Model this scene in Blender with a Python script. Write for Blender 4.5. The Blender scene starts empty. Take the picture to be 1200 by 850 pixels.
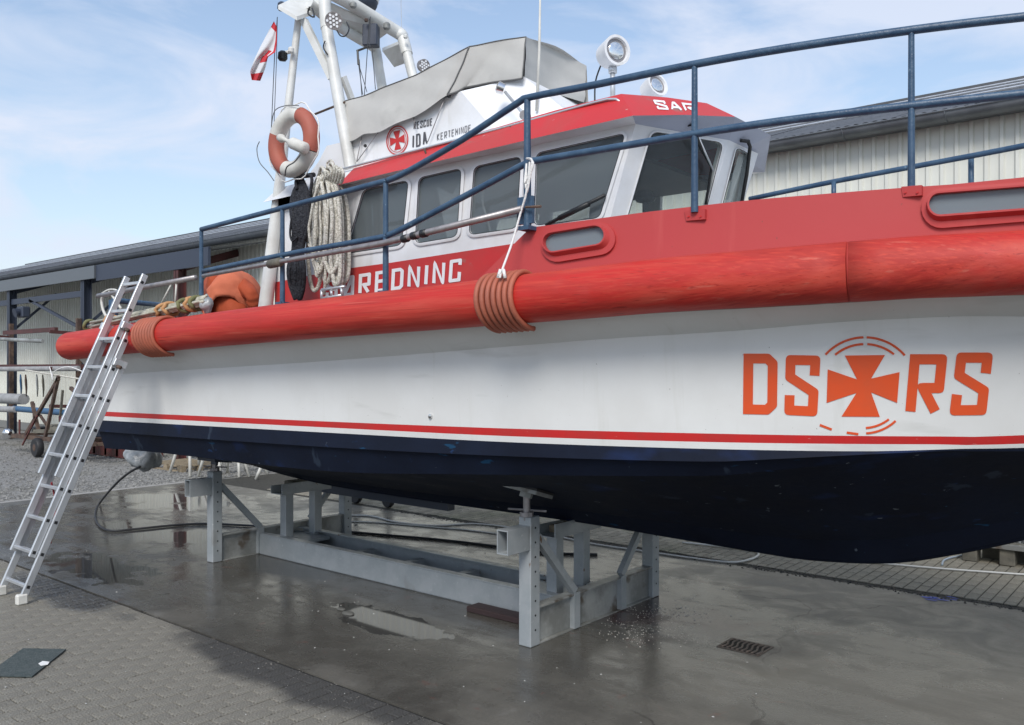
import bpy, bmesh, math, random
from mathutils import Vector, Matrix
from mathutils.geometry import tessellate_polygon, delaunay_2d_cdt
from mathutils.bvhtree import BVHTree
random.seed(7)
PI = math.pi
C = bpy.context.scene.collection
# ------------------------------------------------------------------ camera, world, sun, exposure
EYE = Vector((0, 0, 2.0)); FOC = 1000.0; CX = 600.0; HZ = 430.0
FWD = Vector((-.6375, .7705, 0)).normalized(); RGT = Vector((FWD.y, -FWD.x, 0)); UP = Vector((0, 0, 1))
cam = bpy.data.cameras.new('camera'); camo = bpy.data.objects.new('camera', cam); C.objects.link(camo)
cam.sensor_width = 36; cam.lens = 30; cam.shift_y = 5/1200; cam.clip_end = 2000; cam.clip_start = .05
camo.matrix_world = Matrix.Translation(EYE) @ Matrix((RGT, UP, -FWD)).transposed().to_4x4()
bpy.context.scene.camera = camo
SUN_EL = math.radians(43); sd = Vector((.50, -.87, 0)).normalized()
w = bpy.data.worlds.new('World'); bpy.context.scene.world = w; w.use_nodes = True
nt = w.node_tree; N = nt.nodes; L = nt.links; N.clear()
sky = N.new('ShaderNodeTexSky'); sky.sky_type = 'NISHITA'; sky.sun_disc = False
sky.sun_elevation = SUN_EL; sky.sun_rotation = math.atan2(sd.x, sd.y)
sky.air_density = 1.35; sky.dust_density = .7; sky.ozone_density = 3.6
bg = N.new('ShaderNodeBackground'); bg.inputs[1].default_value = .118
tc = N.new('ShaderNodeTexCoord'); mp = N.new('ShaderNodeMapping'); mp.inputs['Scale'].default_value = (1.5, 1.5, 4.0); mp.inputs['Rotation'].default_value = (.25, .1, .9)
nz = N.new('ShaderNodeTexNoise'); nz.inputs['Scale'].default_value = 2.8; nz.inputs['Detail'].default_value = 9; nz.inputs['Roughness'].default_value = .56; nz.inputs['Distortion'].default_value = .55
cr = N.new('ShaderNodeValToRGB'); cr.color_ramp.elements[0].position = .41; cr.color_ramp.elements[0].color = (.0, .0, .0, 1); cr.color_ramp.elements[1].position = .64; cr.color_ramp.elements[1].color = (.62, .62, .62, 1)
sx = N.new('ShaderNodeSeparateXYZ'); mr = N.new('ShaderNodeMapRange'); mr.inputs['From Min'].default_value = -.02; mr.inputs['From Max'].default_value = .5; mr.inputs['To Min'].default_value = .52; mr.inputs['To Max'].default_value = .12
mx2 = N.new('ShaderNodeMath'); mx2.operation = 'MAXIMUM'
ad = N.new('ShaderNodeMath'); ad.operation = 'ADD'; ad.use_clamp = True
mix = N.new('ShaderNodeMix'); mix.data_type = 'RGBA'; mix.inputs[7].default_value = (4.6, 5.0, 5.9, 1)
L.new(tc.outputs['Generated'], mp.inputs[0]); L.new(mp.outputs[0], nz.inputs['Vector']); L.new(nz.outputs['Fac'], cr.inputs[0])
L.new(tc.outputs['Generated'], sx.inputs[0]); L.new(sx.outputs['Z'], mr.inputs['Value'])
L.new(cr.outputs[0], ad.inputs[0]); L.new(mr.outputs[0], ad.inputs[1]); L.new(ad.outputs[0], mix.inputs[0])
L.new(sky.outputs[0], mix.inputs[6]); L.new(mix.outputs[2], bg.inputs[0])
ow = N.new('ShaderNodeOutputWorld'); L.new(bg.outputs[0], ow.inputs[0])
sl = bpy.data.lights.new('sun', 'SUN'); sl.energy = 2.1; sl.angle = math.radians(24); sl.color = (1, .95, .88)
so = bpy.data.objects.new('sun', sl); C.objects.link(so)
sdir = Vector((sd.x*math.cos(SUN_EL), sd.y*math.cos(SUN_EL), math.sin(SUN_EL)))
so.rotation_euler = sdir.to_track_quat('Z', 'Y').to_euler(); so.location = (5, -8, 15)
vs = bpy.context.scene.view_settings; vs.view_transform = 'Standard'; vs.look = 'None'; vs.gamma = 1; vs.use_curve_mapping = False; vs.exposure = .5

# ------------------------------------------------------------------ pixel of the photograph -> place in the yard
def ray(px, py): return FWD + RGT*((px-CX)/FOC) + UP*((HZ-py)/FOC)
def P(px, py, Y):
    r = ray(px, py); return EYE + r*(Y/r.y)
def PX(px, py, X):
    r = ray(px, py); return EYE + r*(X/r.x)
def G(px, py, z=0.0):
    r = ray(px, py); return EYE + r*((z-EYE.z)/r.z)
def proj(p):
    d = Vector(p)-EYE; f = d.dot(FWD); return CX+FOC*d.dot(RGT)/f, HZ-FOC*d.z/f, f
class Pl:
    """plane of a wall; m(px,py,off) is the point of it seen at that pixel, off metres proud"""
    def __init__(s, p, n): s.p = Vector(p); s.n = Vector(n).normalized()
    def __call__(s, px, py, off=0.0):
        r = ray(px, py); t = (s.p + s.n*off - EYE).dot(s.n)/r.dot(s.n); return EYE + r*t
def PlY(Y): return Pl((0, Y, 0), (0, -1, 0))
def lerp(a, b, t): return a+(b-a)*t
def interp(pts, x):
    if x <= pts[0][0]: a, b = pts[0], pts[1]
    elif x >= pts[-1][0]: a, b = pts[-2], pts[-1]
    else:
        for a, b in zip(pts, pts[1:]):
            if a[0] <= x <= b[0]: break
    return a[1]+(b[1]-a[1])*(x-a[0])/(b[0]-a[0])
def smooth(pts, n=6, closed=False):
    P0 = [Vector(p) for p in pts]; out = []; m = len(P0)
    rng = range(m if closed else m-1)
    for i in rng:
        if closed: a, b, c, d = P0[i-1], P0[i], P0[(i+1) % m], P0[(i+2) % m]
        else: a, b, c, d = P0[max(i-1, 0)], P0[i], P0[i+1], P0[min(i+2, m-1)]
        for k in range(n):
            t = k/n; out.append(.5*((2*b)+(c-a)*t+(2*a-5*b+4*c-d)*t*t+(3*b-a-3*c+d)*t*t*t))
    if not closed: out.append(P0[-1])
    return out

# ------------------------------------------------------------------ materials
def mat(name, col, rough=.5, metal=0, col2=None, scale=4, det=6, lo=.4, hi=.62, bump=0, bscale=30, stretch=(1, 1, 1), spots=None, rvar=0, spec=None, coat=0):
    m = bpy.data.materials.new(name); m.use_nodes = True; t = m.node_tree; n = t.nodes; l = t.links
    b = n['Principled BSDF']; b.inputs['Base Color'].default_value = (*col, 1); b.inputs['Roughness'].default_value = rough; b.inputs['Metallic'].default_value = metal
    if spec is not None: b.inputs['Specular IOR Level'].default_value = spec
    if coat: b.inputs['Coat Weight'].default_value = coat; b.inputs['Coat Roughness'].default_value = .15
    tc = n.new('ShaderNodeTexCoord'); mp = n.new('ShaderNodeMapping'); mp.inputs['Scale'].default_value = stretch; l.new(tc.outputs['Object'], mp.inputs[0])
    last = None
    if col2:
        z = n.new('ShaderNodeTexNoise'); z.inputs['Scale'].default_value = scale; z.inputs['Detail'].default_value = det; z.inputs['Roughness'].default_value = .62; l.new(mp.outputs[0], z.inputs['Vector'])
        r = n.new('ShaderNodeValToRGB'); r.color_ramp.elements[0].position = lo; r.color_ramp.elements[1].position = hi
        r.color_ramp.elements[0].color = (*col, 1); r.color_ramp.elements[1].color = (*col2, 1); l.new(z.outputs['Fac'], r.inputs[0]); last = r.outputs[0]
        if rvar:
            q = n.new('ShaderNodeMapRange'); q.inputs['From Min'].default_value = lo; q.inputs['From Max'].default_value = hi; q.inputs['To Min'].default_value = rough; q.inputs['To Max'].default_value = rough+rvar
            l.new(z.outputs['Fac'], q.inputs[0]); l.new(q.outputs[0], b.inputs['Roughness'])
    for sp in (spots or []):
        sc, thr, wid, c, st = sp
        mp2 = n.new('ShaderNodeMapping'); mp2.inputs['Scale'].default_value = st; mp2.inputs['Location'].default_value = (sc*.37, 1.1, .3); l.new(tc.outputs['Object'], mp2.inputs[0])
        z = n.new('ShaderNodeTexNoise'); z.inputs['Scale'].default_value = sc; z.inputs['Detail'].default_value = 4; l.new(mp2.outputs[0], z.inputs['Vector'])
        r = n.new('ShaderNodeMapRange'); r.inputs['From Min'].default_value = thr; r.inputs['From Max'].default_value = thr+wid; l.new(z.outputs['Fac'], r.inputs[0])
        x = n.new('ShaderNodeMix'); x.data_type = 'RGBA'; l.new(r.outputs[0], x.inputs[0])
        if last: l.new(last, x.inputs[6])
        else: x.inputs[6].default_value = (*col, 1)
        x.inputs[7].default_value = (*c, 1); last = x.outputs[2]
    if last: l.new(last, b.inputs['Base Color'])
    if bump:
        z = n.new('ShaderNodeTexNoise'); z.inputs['Scale'].default_value = bscale; z.inputs['Detail'].default_value = 6; l.new(mp.outputs[0], z.inputs['Vector'])
        u = n.new('ShaderNodeBump'); u.inputs['Strength'].default_value = bump; u.inputs['Distance'].default_value = .02; l.new(z.outputs['Fac'], u.inputs['Height']); l.new(u.outputs[0], b.inputs['Normal'])
    return m
M = {}
M['white'] = mat('hull_white', (.74, .745, .73), .45, col2=(.69, .69, .67), scale=1.3, bump=.04, bscale=5, spots=[(2.2, .62, .2, (.5, .5, .47), (.5, .5, 3)), (60, .74, .02, (.3, .28, .25), (1, 1, 1)), (5, .62, .2, (.66, .66, .63), (3, 1, .22))], coat=.05)
M['band'] = M['white']
M['whitep'] = mat('white_paint', (.76, .77, .79), .38, col2=(.69, .69, .69), scale=3, spots=[(5, .66, .15, (.55, .54, .5), (1, 1, .3)), (45, .75, .02, (.42, .3, .22), (1, 1, 1))])
M['mastw'] = mat('mast_white', (.7, .71, .69), .45, col2=(.6, .6, .57), scale=5, bump=.05, bscale=20)
M['redstripe'] = mat('red_stripe', (.56, .022, .022), .4, col2=(.48, .03, .028), scale=6, spots=[(30, .7, .05, (.6, .2, .18), (1, 1, 3))])
M['navy'] = mat('navy_antifouling', (.003, .0055, .015), .6, col2=(.006, .011, .027), scale=2.2, bump=.12, bscale=14, rvar=.12, lo=.35, hi=.7, spec=.2,
    spots=[(7, .70, .05, (.010, .028, .08), (1, 1, 2)), (3, .62, .1, (.008, .02, .07), (.5, 1, 1)), (26, .74, .03, (.02, .07, .13), (.35, 1, 1.6)), (16, .73, .015, (.12, .14, .16), (.6, 1, 1.4)), (5, .68, .03, (.02, .03, .05), (1, 1, .3)), (10, .725, .02, (.09, .11, .14), (1.3, 1, .4)), (9, .70, .03, (.006, .04, .09), (.4, 1, 1.6))])
M['fender'] = mat('fender_red', (.50, .024, .018), .5, col2=(.40, .034, .025), scale=3, bump=.22, bscale=14, stretch=(.35, 1.6, 1.6), rvar=.14, spec=.35,
    spots=[(3.2, .50, .18, (.56, .075, .048), (.22, 2.0, 2.0)), (14, .64, .08, (.52, .10, .07), (.08, 2.6, 2.6)), (30, .50, .20, (.53, .052, .032), (.018, 3, 3)), (40, .60, .10, (.36, .026, .018), (.02, 3, 3)), (22, .66, .06, (.32, .022, .016), (.12, 2, 2.4)), (7, .7, .05, (.30, .02, .016), (.5, 1, 2)), (1.6, .62, .15, (.42, .07, .06), (1, 1, 1))])
M['forered'] = mat('forecastle_red', (.44, .042, .043), .58, col2=(.44, .045, .042), scale=1.8, bump=.05, bscale=8, spots=[(2.5, .6, .2, (.52, .085, .075), (2.5, 1, .25)), (50, .72, .03, (.25, .05, .04), (1, 1, 1))])
M['roofred'] = mat('roof_red', (.55, .028, .030), .42, col2=(.48, .045, .04), scale=3, spots=[(8, .68, .08, (.30, .13, .11), (.4, 1, 1)), (40, .72, .03, (.6, .4, .36), (.3, 1, 1))])
M['rail'] = mat('rail_blue', (.028, .066, .125), .42, col2=(.05, .10, .165), scale=9, bump=.15, bscale=60, spots=[(26, .69, .04, (.12, .19, .26), (1, 1, 1))])
M['galv'] = mat('galvanised_steel', (.31, .34, .355), .50, .2, col2=(.36, .385, .40), scale=6, lo=.42, hi=.6, bump=.06, bscale=30, rvar=-.1, spots=[(4, .64, .12, (.24, .245, .24), (1, 1, .6)), (11, .71, .04, (.16, .10, .06), (1, 1, .5)), (30, .66, .05, (.42, .44, .45), (1, 1, 1))])
M['galvdirty'] = mat('stained_steel', (.20, .205, .195), .5, .2, col2=(.36, .37, .36), scale=2.4, lo=.42, hi=.6, bump=.1, bscale=25, spots=[(5, .6, .1, (.12, .10, .08), (1, 1, 1))])
M['alu'] = mat('aluminium', (.62, .64, .66), .33, .55, col2=(.52, .54, .56), scale=8, stretch=(1, 1, .2), bump=.04, bscale=60, spots=[(14, .66, .06, (.42, .43, .43), (1, 1, .4))])
M['steelpole'] = mat('pole_grey', (.36, .34, .34), .4, .5, col2=(.26, .24, .24), scale=10)
M['black'] = mat('black_plastic', (.012, .013, .015), .45, bump=.05, bscale=40)
M['rubber'] = mat('rubber', (.02, .02, .022), .6, bump=.2, bscale=60)
M['bolt'] = mat('bolt_dark', (.07, .07, .07), .5, .4)
M['chrome'] = mat('chrome', (.7, .7, .7), .12, 1)
M['canvas'] = mat('canvas_grey', (.50, .495, .47), .85, col2=(.455, .45, .43), scale=2.5, bump=.15, bscale=9, spots=[(3, .62, .2, (.33, .33, .31), (1, 1, 1))])
M['fseam'] = mat('fender_joint', (.38, .028, .02), .7); M['seam'] = mat('seam_grey', (.13, .13, .13), .8)
M['ropew'] = mat('rope_white', (.74, .71, .64), .85, col2=(.46, .44, .37), scale=60, lo=.45, hi=.56, bump=.8, bscale=120)
M['ropec'] = mat('rope_clean', (.75, .74, .72), .8, bump=.4, bscale=100)
M['ropeb'] = mat('rope_black', (.008, .009, .015), .7, col2=(.03, .032, .04), scale=30, bump=1, bscale=60)
M['hosebrown'] = mat('hose_brown', (.42, .115, .065), .62, col2=(.34, .10, .06), scale=6, bump=.15, bscale=30)
M['ring_o'] = mat('ring_orange', (.36, .095, .06), .65, col2=(.36, .10, .07), scale=7, bump=.1, bscale=30)
M['ring_w'] = mat('ring_white', (.66, .65, .6), .6, col2=(.54, .53, .49), scale=6, bump=.1, bscale=30)
M['overall'] = mat('overall_orange', (.58, .16, .08), .85, col2=(.50, .13, .065), scale=4, bump=.5, bscale=9)
M['skin'] = mat('skin', (.5, .3, .22), .55); M['hair'] = mat('hair', (.06, .04, .03), .7)
M['trunk_orange'] = mat('dsrs_orange', (.72, .085, .018), .45, col2=(.66, .09, .025), scale=6)
M['textw'] = mat('text_white', (.78, .78, .8), .45); M['textb'] = mat('text_dark', (.07, .07, .08), .5)
M['visor'] = mat('visor_underside_shade', (.42, .45, .55), .5, col2=(.38, .41, .5), scale=2)  # blue-grey shade under the front overhang is put into the colour
M['inner'] = mat('cabin_interior', (.055, .055, .055), .7, col2=(.035, .035, .038), scale=3)
M['wallpanel'] = mat('cladding', (.68, .69, .63), .5, col2=(.63, .63, .57), scale=1.2, spots=[(1.5, .6, .2, (.47, .47, .43), (3, 1, .3)), (30, .74, .02, (.3, .28, .2), (1, 1, 1))])
M['roofsheet'] = mat('roof_sheet', (.095, .10, .11), .6, col2=(.07, .075, .082), scale=2, bump=.1)
M['gutter'] = mat('gutter_zinc', (.17, .185, .20), .5, .3, col2=(.13, .14, .155), scale=4)
M['canopy'] = mat('canopy_steel', (.16, .17, .19), .55, .2, col2=(.12, .13, .14), scale=3)
M['steelblue'] = mat('post_bluegrey', (.035, .045, .07), .5, bump=.1); M['steelred'] = mat('primer_red', (.10, .03, .03), .6, col2=(.06, .025, .02), scale=5)
M['rust'] = mat('rusty', (.06, .038, .032), .8, col2=(.13, .085, .06), scale=8, bump=.2)
M['redpaint'] = mat('red_box', (.14, .03, .028), .65, col2=(.09, .04, .03), scale=6)
M['blue'] = mat('blue_tube', (.04, .11, .21), .45); M['greyroll'] = mat('grey_roll', (.33, .33, .33), .6, col2=(.25, .25, .25), scale=5)
M['wood'] = mat('pallet_wood', (.30, .24, .16), .8, col2=(.2, .16, .11), scale=5, stretch=(1, 6, 6), bump=.2)
M['woodg'] = mat('grey_wood', (.16, .15, .12), .8, col2=(.09, .085, .07), scale=5, bump=.2)
M['plastic'] = mat('foil', (.36, .38, .39), .3, col2=(.22, .24, .25), scale=12, bump=.6, bscale=14)
M['mat'] = mat('rubber_mat', (.045, .062, .062), .85, col2=(.075, .09, .088), scale=40, bump=.5, bscale=90)
M['hosew'] = mat('hose_white', (.55, .55, .52), .5); M['paper'] = mat('paper', (.75, .75, .73), .7)
M['iron'] = mat('cast_iron', (.07, .06, .055), .6, .3, col2=(.11, .085, .07), scale=20, bump=.2); M['pit'] = mat('pit', (.01, .01, .01), .9)
M['redstrap'] = mat('red_strap', (.4, .03, .04), .7)
M['strapg'] = mat('strap_olive', (.16, .16, .07), .8); M['strapt'] = mat('strap_tan', (.5, .27, .12), .8); M['stick'] = mat('stick', (.5, .48, .4), .6, col2=(.3, .29, .22), scale=9)
def lens_mat():
    m = mat('lamp_glass', (.75, .78, .8), .06, .85); return m
M['lens'] = lens_mat(); M['led'] = mat('led_white', (.85, .87, .9), .2)
def glass(name, tint, ior, rough=0.0, sky_grey=.29):
    m = bpy.data.materials.new(name); m.use_nodes = True; t = m.node_tree; n = t.nodes; l = t.links; n.remove(n['Principled BSDF'])
    lw = n.new('ShaderNodeLayerWeight'); lw.inputs[0].default_value = .5; pw = n.new('ShaderNodeMath'); pw.operation = 'POWER'; pw.inputs[1].default_value = 3.2; l.new(lw.outputs['Facing'], pw.inputs[0])
    fr = n.new('ShaderNodeMapRange'); fr.inputs['To Min'].default_value = ((ior-1)/(ior+1))**2; fr.inputs['To Max'].default_value = .9; l.new(pw.outputs[0], fr.inputs[0])
    tr = n.new('ShaderNodeBsdfTransparent'); tr.inputs[0].default_value = (*tint, 1)
    gl = n.new('ShaderNodeBsdfGlossy'); gl.inputs['Roughness'].default_value = rough; gl.inputs[0].default_value = (.86, .93, 1, 1)
    z = n.new('ShaderNodeTexNoise'); z.inputs['Scale'].default_value = 2.2; u = n.new('ShaderNodeBump'); u.inputs['Strength'].default_value = .04; u.inputs['Distance'].default_value = .05
    l.new(z.outputs['Fac'], u.inputs['Height']); l.new(u.outputs[0], gl.inputs['Normal'])
    df = n.new('ShaderNodeBsdfDiffuse'); df.inputs[0].default_value = (.36, .42, .45, 1)  # sky reflection put into the panes as a flat diffuse grey
    mx = n.new('ShaderNodeMixShader'); l.new(fr.outputs[0], mx.inputs[0]); l.new(tr.outputs[0], mx.inputs[1]); l.new(gl.outputs[0], mx.inputs[2])
    m2 = n.new('ShaderNodeMixShader'); m2.inputs[0].default_value = sky_grey; l.new(mx.outputs[0], m2.inputs[1]); l.new(df.outputs[0], m2.inputs[2])
    l.new(m2.outputs[0], n['Material Output'].inputs[0]); return m
M['glass'] = glass('window_glass', (.40, .43, .44), 1.42)
M['glassc'] = glass('clear_window_glass', (.80, .84, .83), 1.35, 0, .10)
M['port'] = glass('porthole_glass', (.6, .63, .65), 1.5, .1)

# ------------------------------------------------------------------ object helpers
def tag(o, label=None, cat=None, group=None, kind=None):
    if label: o['label'] = label
    if cat: o['category'] = cat
    if group: o['group'] = group
    if kind: o['kind'] = kind
    return o
def thing(name, loc, label, cat, group=None):
    o = bpy.data.objects.new(name, None); o.empty_display_size = .2; C.objects.link(o); o.location = loc
    return tag(o, label, cat, group)
def root_of(o):
    return Vector((0, 0, 0)) if o.parent else o.location.copy()   # parts are laid out in yard coordinates
def link(name, me, parent=None):
    o = bpy.data.objects.new(name, me); C.objects.link(o)
    if parent:
        o.parent = parent; o.matrix_parent_inverse = Matrix.Translation(-root_of(parent))
    return o
def obj(name, bm, m, parent=None, sm=False, ang=None):
    bmesh.ops.recalc_face_normals(bm, faces=bm.faces) if sm != 'keep' else None
    me = bpy.data.meshes.new(name); bm.to_mesh(me); bm.free()
    for x in (m if isinstance(m, (list, tuple)) else [m]): me.materials.append(M[x] if isinstance(x, str) else x)
    if sm:
        for p in me.polygons: p.use_smooth = True
        if ang: me.set_sharp_from_angle(angle=math.radians(ang))
    return link(name, me, parent)
def NB(): return bmesh.new()
def box(bm, a, b, mi=0, bev=0):
    a = Vector(a); b = Vector(b); lo = Vector([min(a[i], b[i]) for i in range(3)]); hi = Vector([max(a[i], b[i]) for i in range(3)])
    r = bmesh.ops.create_cube(bm, size=1); vs = r['verts']
    for v in vs: v.co = Vector([lerp(lo[i], hi[i], v.co[i]+.5) for i in range(3)])
    fs = list({f for v in vs for f in v.link_faces})
    for f in fs: f.material_index = mi
    if bev: bmesh.ops.bevel(bm, geom=list({e for v in vs for e in v.link_edges}), offset=bev, segments=1, affect='EDGES')
    return vs
def obox(bm, p0, p1, wd, ht, up=(0, 0, 1), mi=0, bev=0):
    """box running from p0 to p1, section wd (sideways) x ht (towards up)"""
    p0 = Vector(p0); p1 = Vector(p1); t = (p1-p0); ln = t.length; t.normalize(); up = Vector(up)
    s = t.cross(up).normalized(); u = s.cross(t).normalized()
    mtx = Matrix((s*wd, t*ln, u*ht)).transposed().to_4x4(); mtx.translation = (p0+p1)/2
    r = bmesh.ops.create_cube(bm, size=1, matrix=mtx)
    for f in {f for v in r['verts'] for f in v.link_faces}: f.material_index = mi
    if bev: bmesh.ops.bevel(bm, geom=list({e for v in r['verts'] for e in v.link_edges}), offset=bev, segments=1, affect='EDGES')
def tube(bm, pts, r, seg=8, closed=False, mi=0, caps=True, flat=1.0):
    pts = [Vector(p) for p in pts]; n = len(pts); rad = r if isinstance(r, (list, tuple)) else [r]*n
    T = []
    for i in range(n):
        a = pts[i-1] if (i > 0 or closed) else pts[i]; b = pts[(i+1) % n] if (i < n-1 or closed) else pts[i]
        t = (b-a); T.append(t.normalized() if t.length > 1e-9 else Vector((0, 0, 1)))
    u = T[0].orthogonal().normalized(); 
    if abs(T[0].z) < .9: u = Vector((0, 0, 1)).cross(T[0]).normalized()
    rings = []
    for i in range(n):
        u = (u - T[i]*u.dot(T[i])); u = u.normalized() if u.length > 1e-6 else T[i].orthogonal().normalized(); v = T[i].cross(u)
        rings.append([bm.verts.new(pts[i]+u*math.cos(2*PI*k/seg)*rad[i]*flat+v*math.sin(2*PI*k/seg)*rad[i]) for k in range(seg)])
    for i in range(n if closed else n-1):
        A = rings[i]; B = rings[(i+1) % n]
        for k in range(seg):
            f = bm.faces.new((A[k], A[(k+1) % seg], B[(k+1) % seg], B[k])); f.material_index = mi
    if caps and not closed:
        bm.faces.new(rings[0][::-1]).material_index = mi; bm.faces.new(rings[-1]).material_index = mi
    return rings
def lathe(bm, origin, axis, prof, seg=20, mi=0):
    """prof: list of (along axis, radius)"""
    o = Vector(origin); a = Vector(axis).normalized(); u = a.orthogonal().normalized(); v = a.cross(u); rings = []
    for h, r in prof: rings.append([bm.verts.new(o+a*h+(u*math.cos(2*PI*k/seg)+v*math.sin(2*PI*k/seg))*max(r, 1e-4)) for k in range(seg)])
    for A, B in zip(rings, rings[1:]):
        for k in range(seg): bm.faces.new((A[k], A[(k+1) % seg], B[(k+1) % seg], B[k])).material_index = mi
    bm.faces.new(rings[0][::-1]).material_index = mi; bm.faces.new(rings[-1]).material_index = mi
def polyslab(bm, loops, off, mi=0):
    """loops: outer then holes (3-D points); gives a sheet with thickness off (vector)"""
    loops = [[Vector(p) for p in lp] for lp in loops]; flat = [p for lp in loops for p in lp]
    # project to dominant plane for a stable tessellation
    n = Vector((0, 0, 0)); lp = loops[0]
    for i in range(len(lp)): n += lp[i].cross(lp[(i+1) % len(lp)])
    n.normalize(); u = n.orthogonal().normalized(); v = n.cross(u)
    tri = tessellate_polygon([[Vector((p.dot(u), p.dot(v), 0)) for p in q] for q in loops])
    A = [bm.verts.new(p) for p in flat]; off = Vector(off); B = [bm.verts.new(p+off) for p in flat]
    for t in tri:
        try:
            bm.faces.new([A[i] for i in t]).material_index = mi; bm.faces.new([B[i] for i in reversed(t)]).material_index = mi
        except ValueError: pass
    k = 0
    for q in loops:
        m = len(q)
        for i in range(m):
            a = k+i; b = k+(i+1) % m
            bm.faces.new((A[a], A[b], B[b], B[a])).material_index = mi
        k += m
def ring(bm, outer, inner, mi=0):
    A = [bm.verts.new(p) for p in outer]; B = [bm.verts.new(p) for p in inner]; n = len(A)
    for i in range(n): bm.faces.new((A[i], A[(i+1) % n], B[(i+1) % n], B[i])).material_index = mi
    return A, B
def loops(bm, Ls, mi=0, cap0=False, cap1=False):
    R = [[bm.verts.new(p) for p in l] for l in Ls]; n = len(R[0])
    for A, B in zip(R, R[1:]):
        for i in range(n): bm.faces.new((A[i], A[(i+1) % n], B[(i+1) % n], B[i])).material_index = mi
    if cap0: bm.faces.new(R[0][::-1]).material_index = mi
    if cap1: bm.faces.new(R[-1]).material_index = mi
    return R
def rounded(q, r, n=5):
    """rounded polygon in pixels"""
    out = []; m = len(q); q = [Vector((p[0], p[1])) for p in q]
    for i in range(m):
        a, b, c = q[i-1], q[i], q[(i+1) % m]; u = (a-b).normalized(); v = (c-b).normalized()
        p0 = b+u*r; p1 = b+v*r
        for k in range(n+1):
            t = k/n; out.append(p0*(1-t)**2+b*2*t*(1-t)+p1*t*t)
    return out
def grow(lp, d):
    c = sum(lp, Vector((0, 0)))/len(lp); n = len(lp); out = []
    for i in range(n):
        t = (lp[(i+1) % n]-lp[i-1]); t = t.normalized() if t.length > 1e-9 else Vector((1, 0)); nn = Vector((t.y, -t.x))
        if nn.dot(lp[i]-c) < 0: nn = -nn
        out.append(lp[i]+nn*d)
    return out
def copy_tree(o, parent=None, off=None):
    c = o.copy(); C.objects.link(c)
    if parent: c.parent = parent
    for ch in list(o.children): copy_tree(ch, c)
    return c

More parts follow.
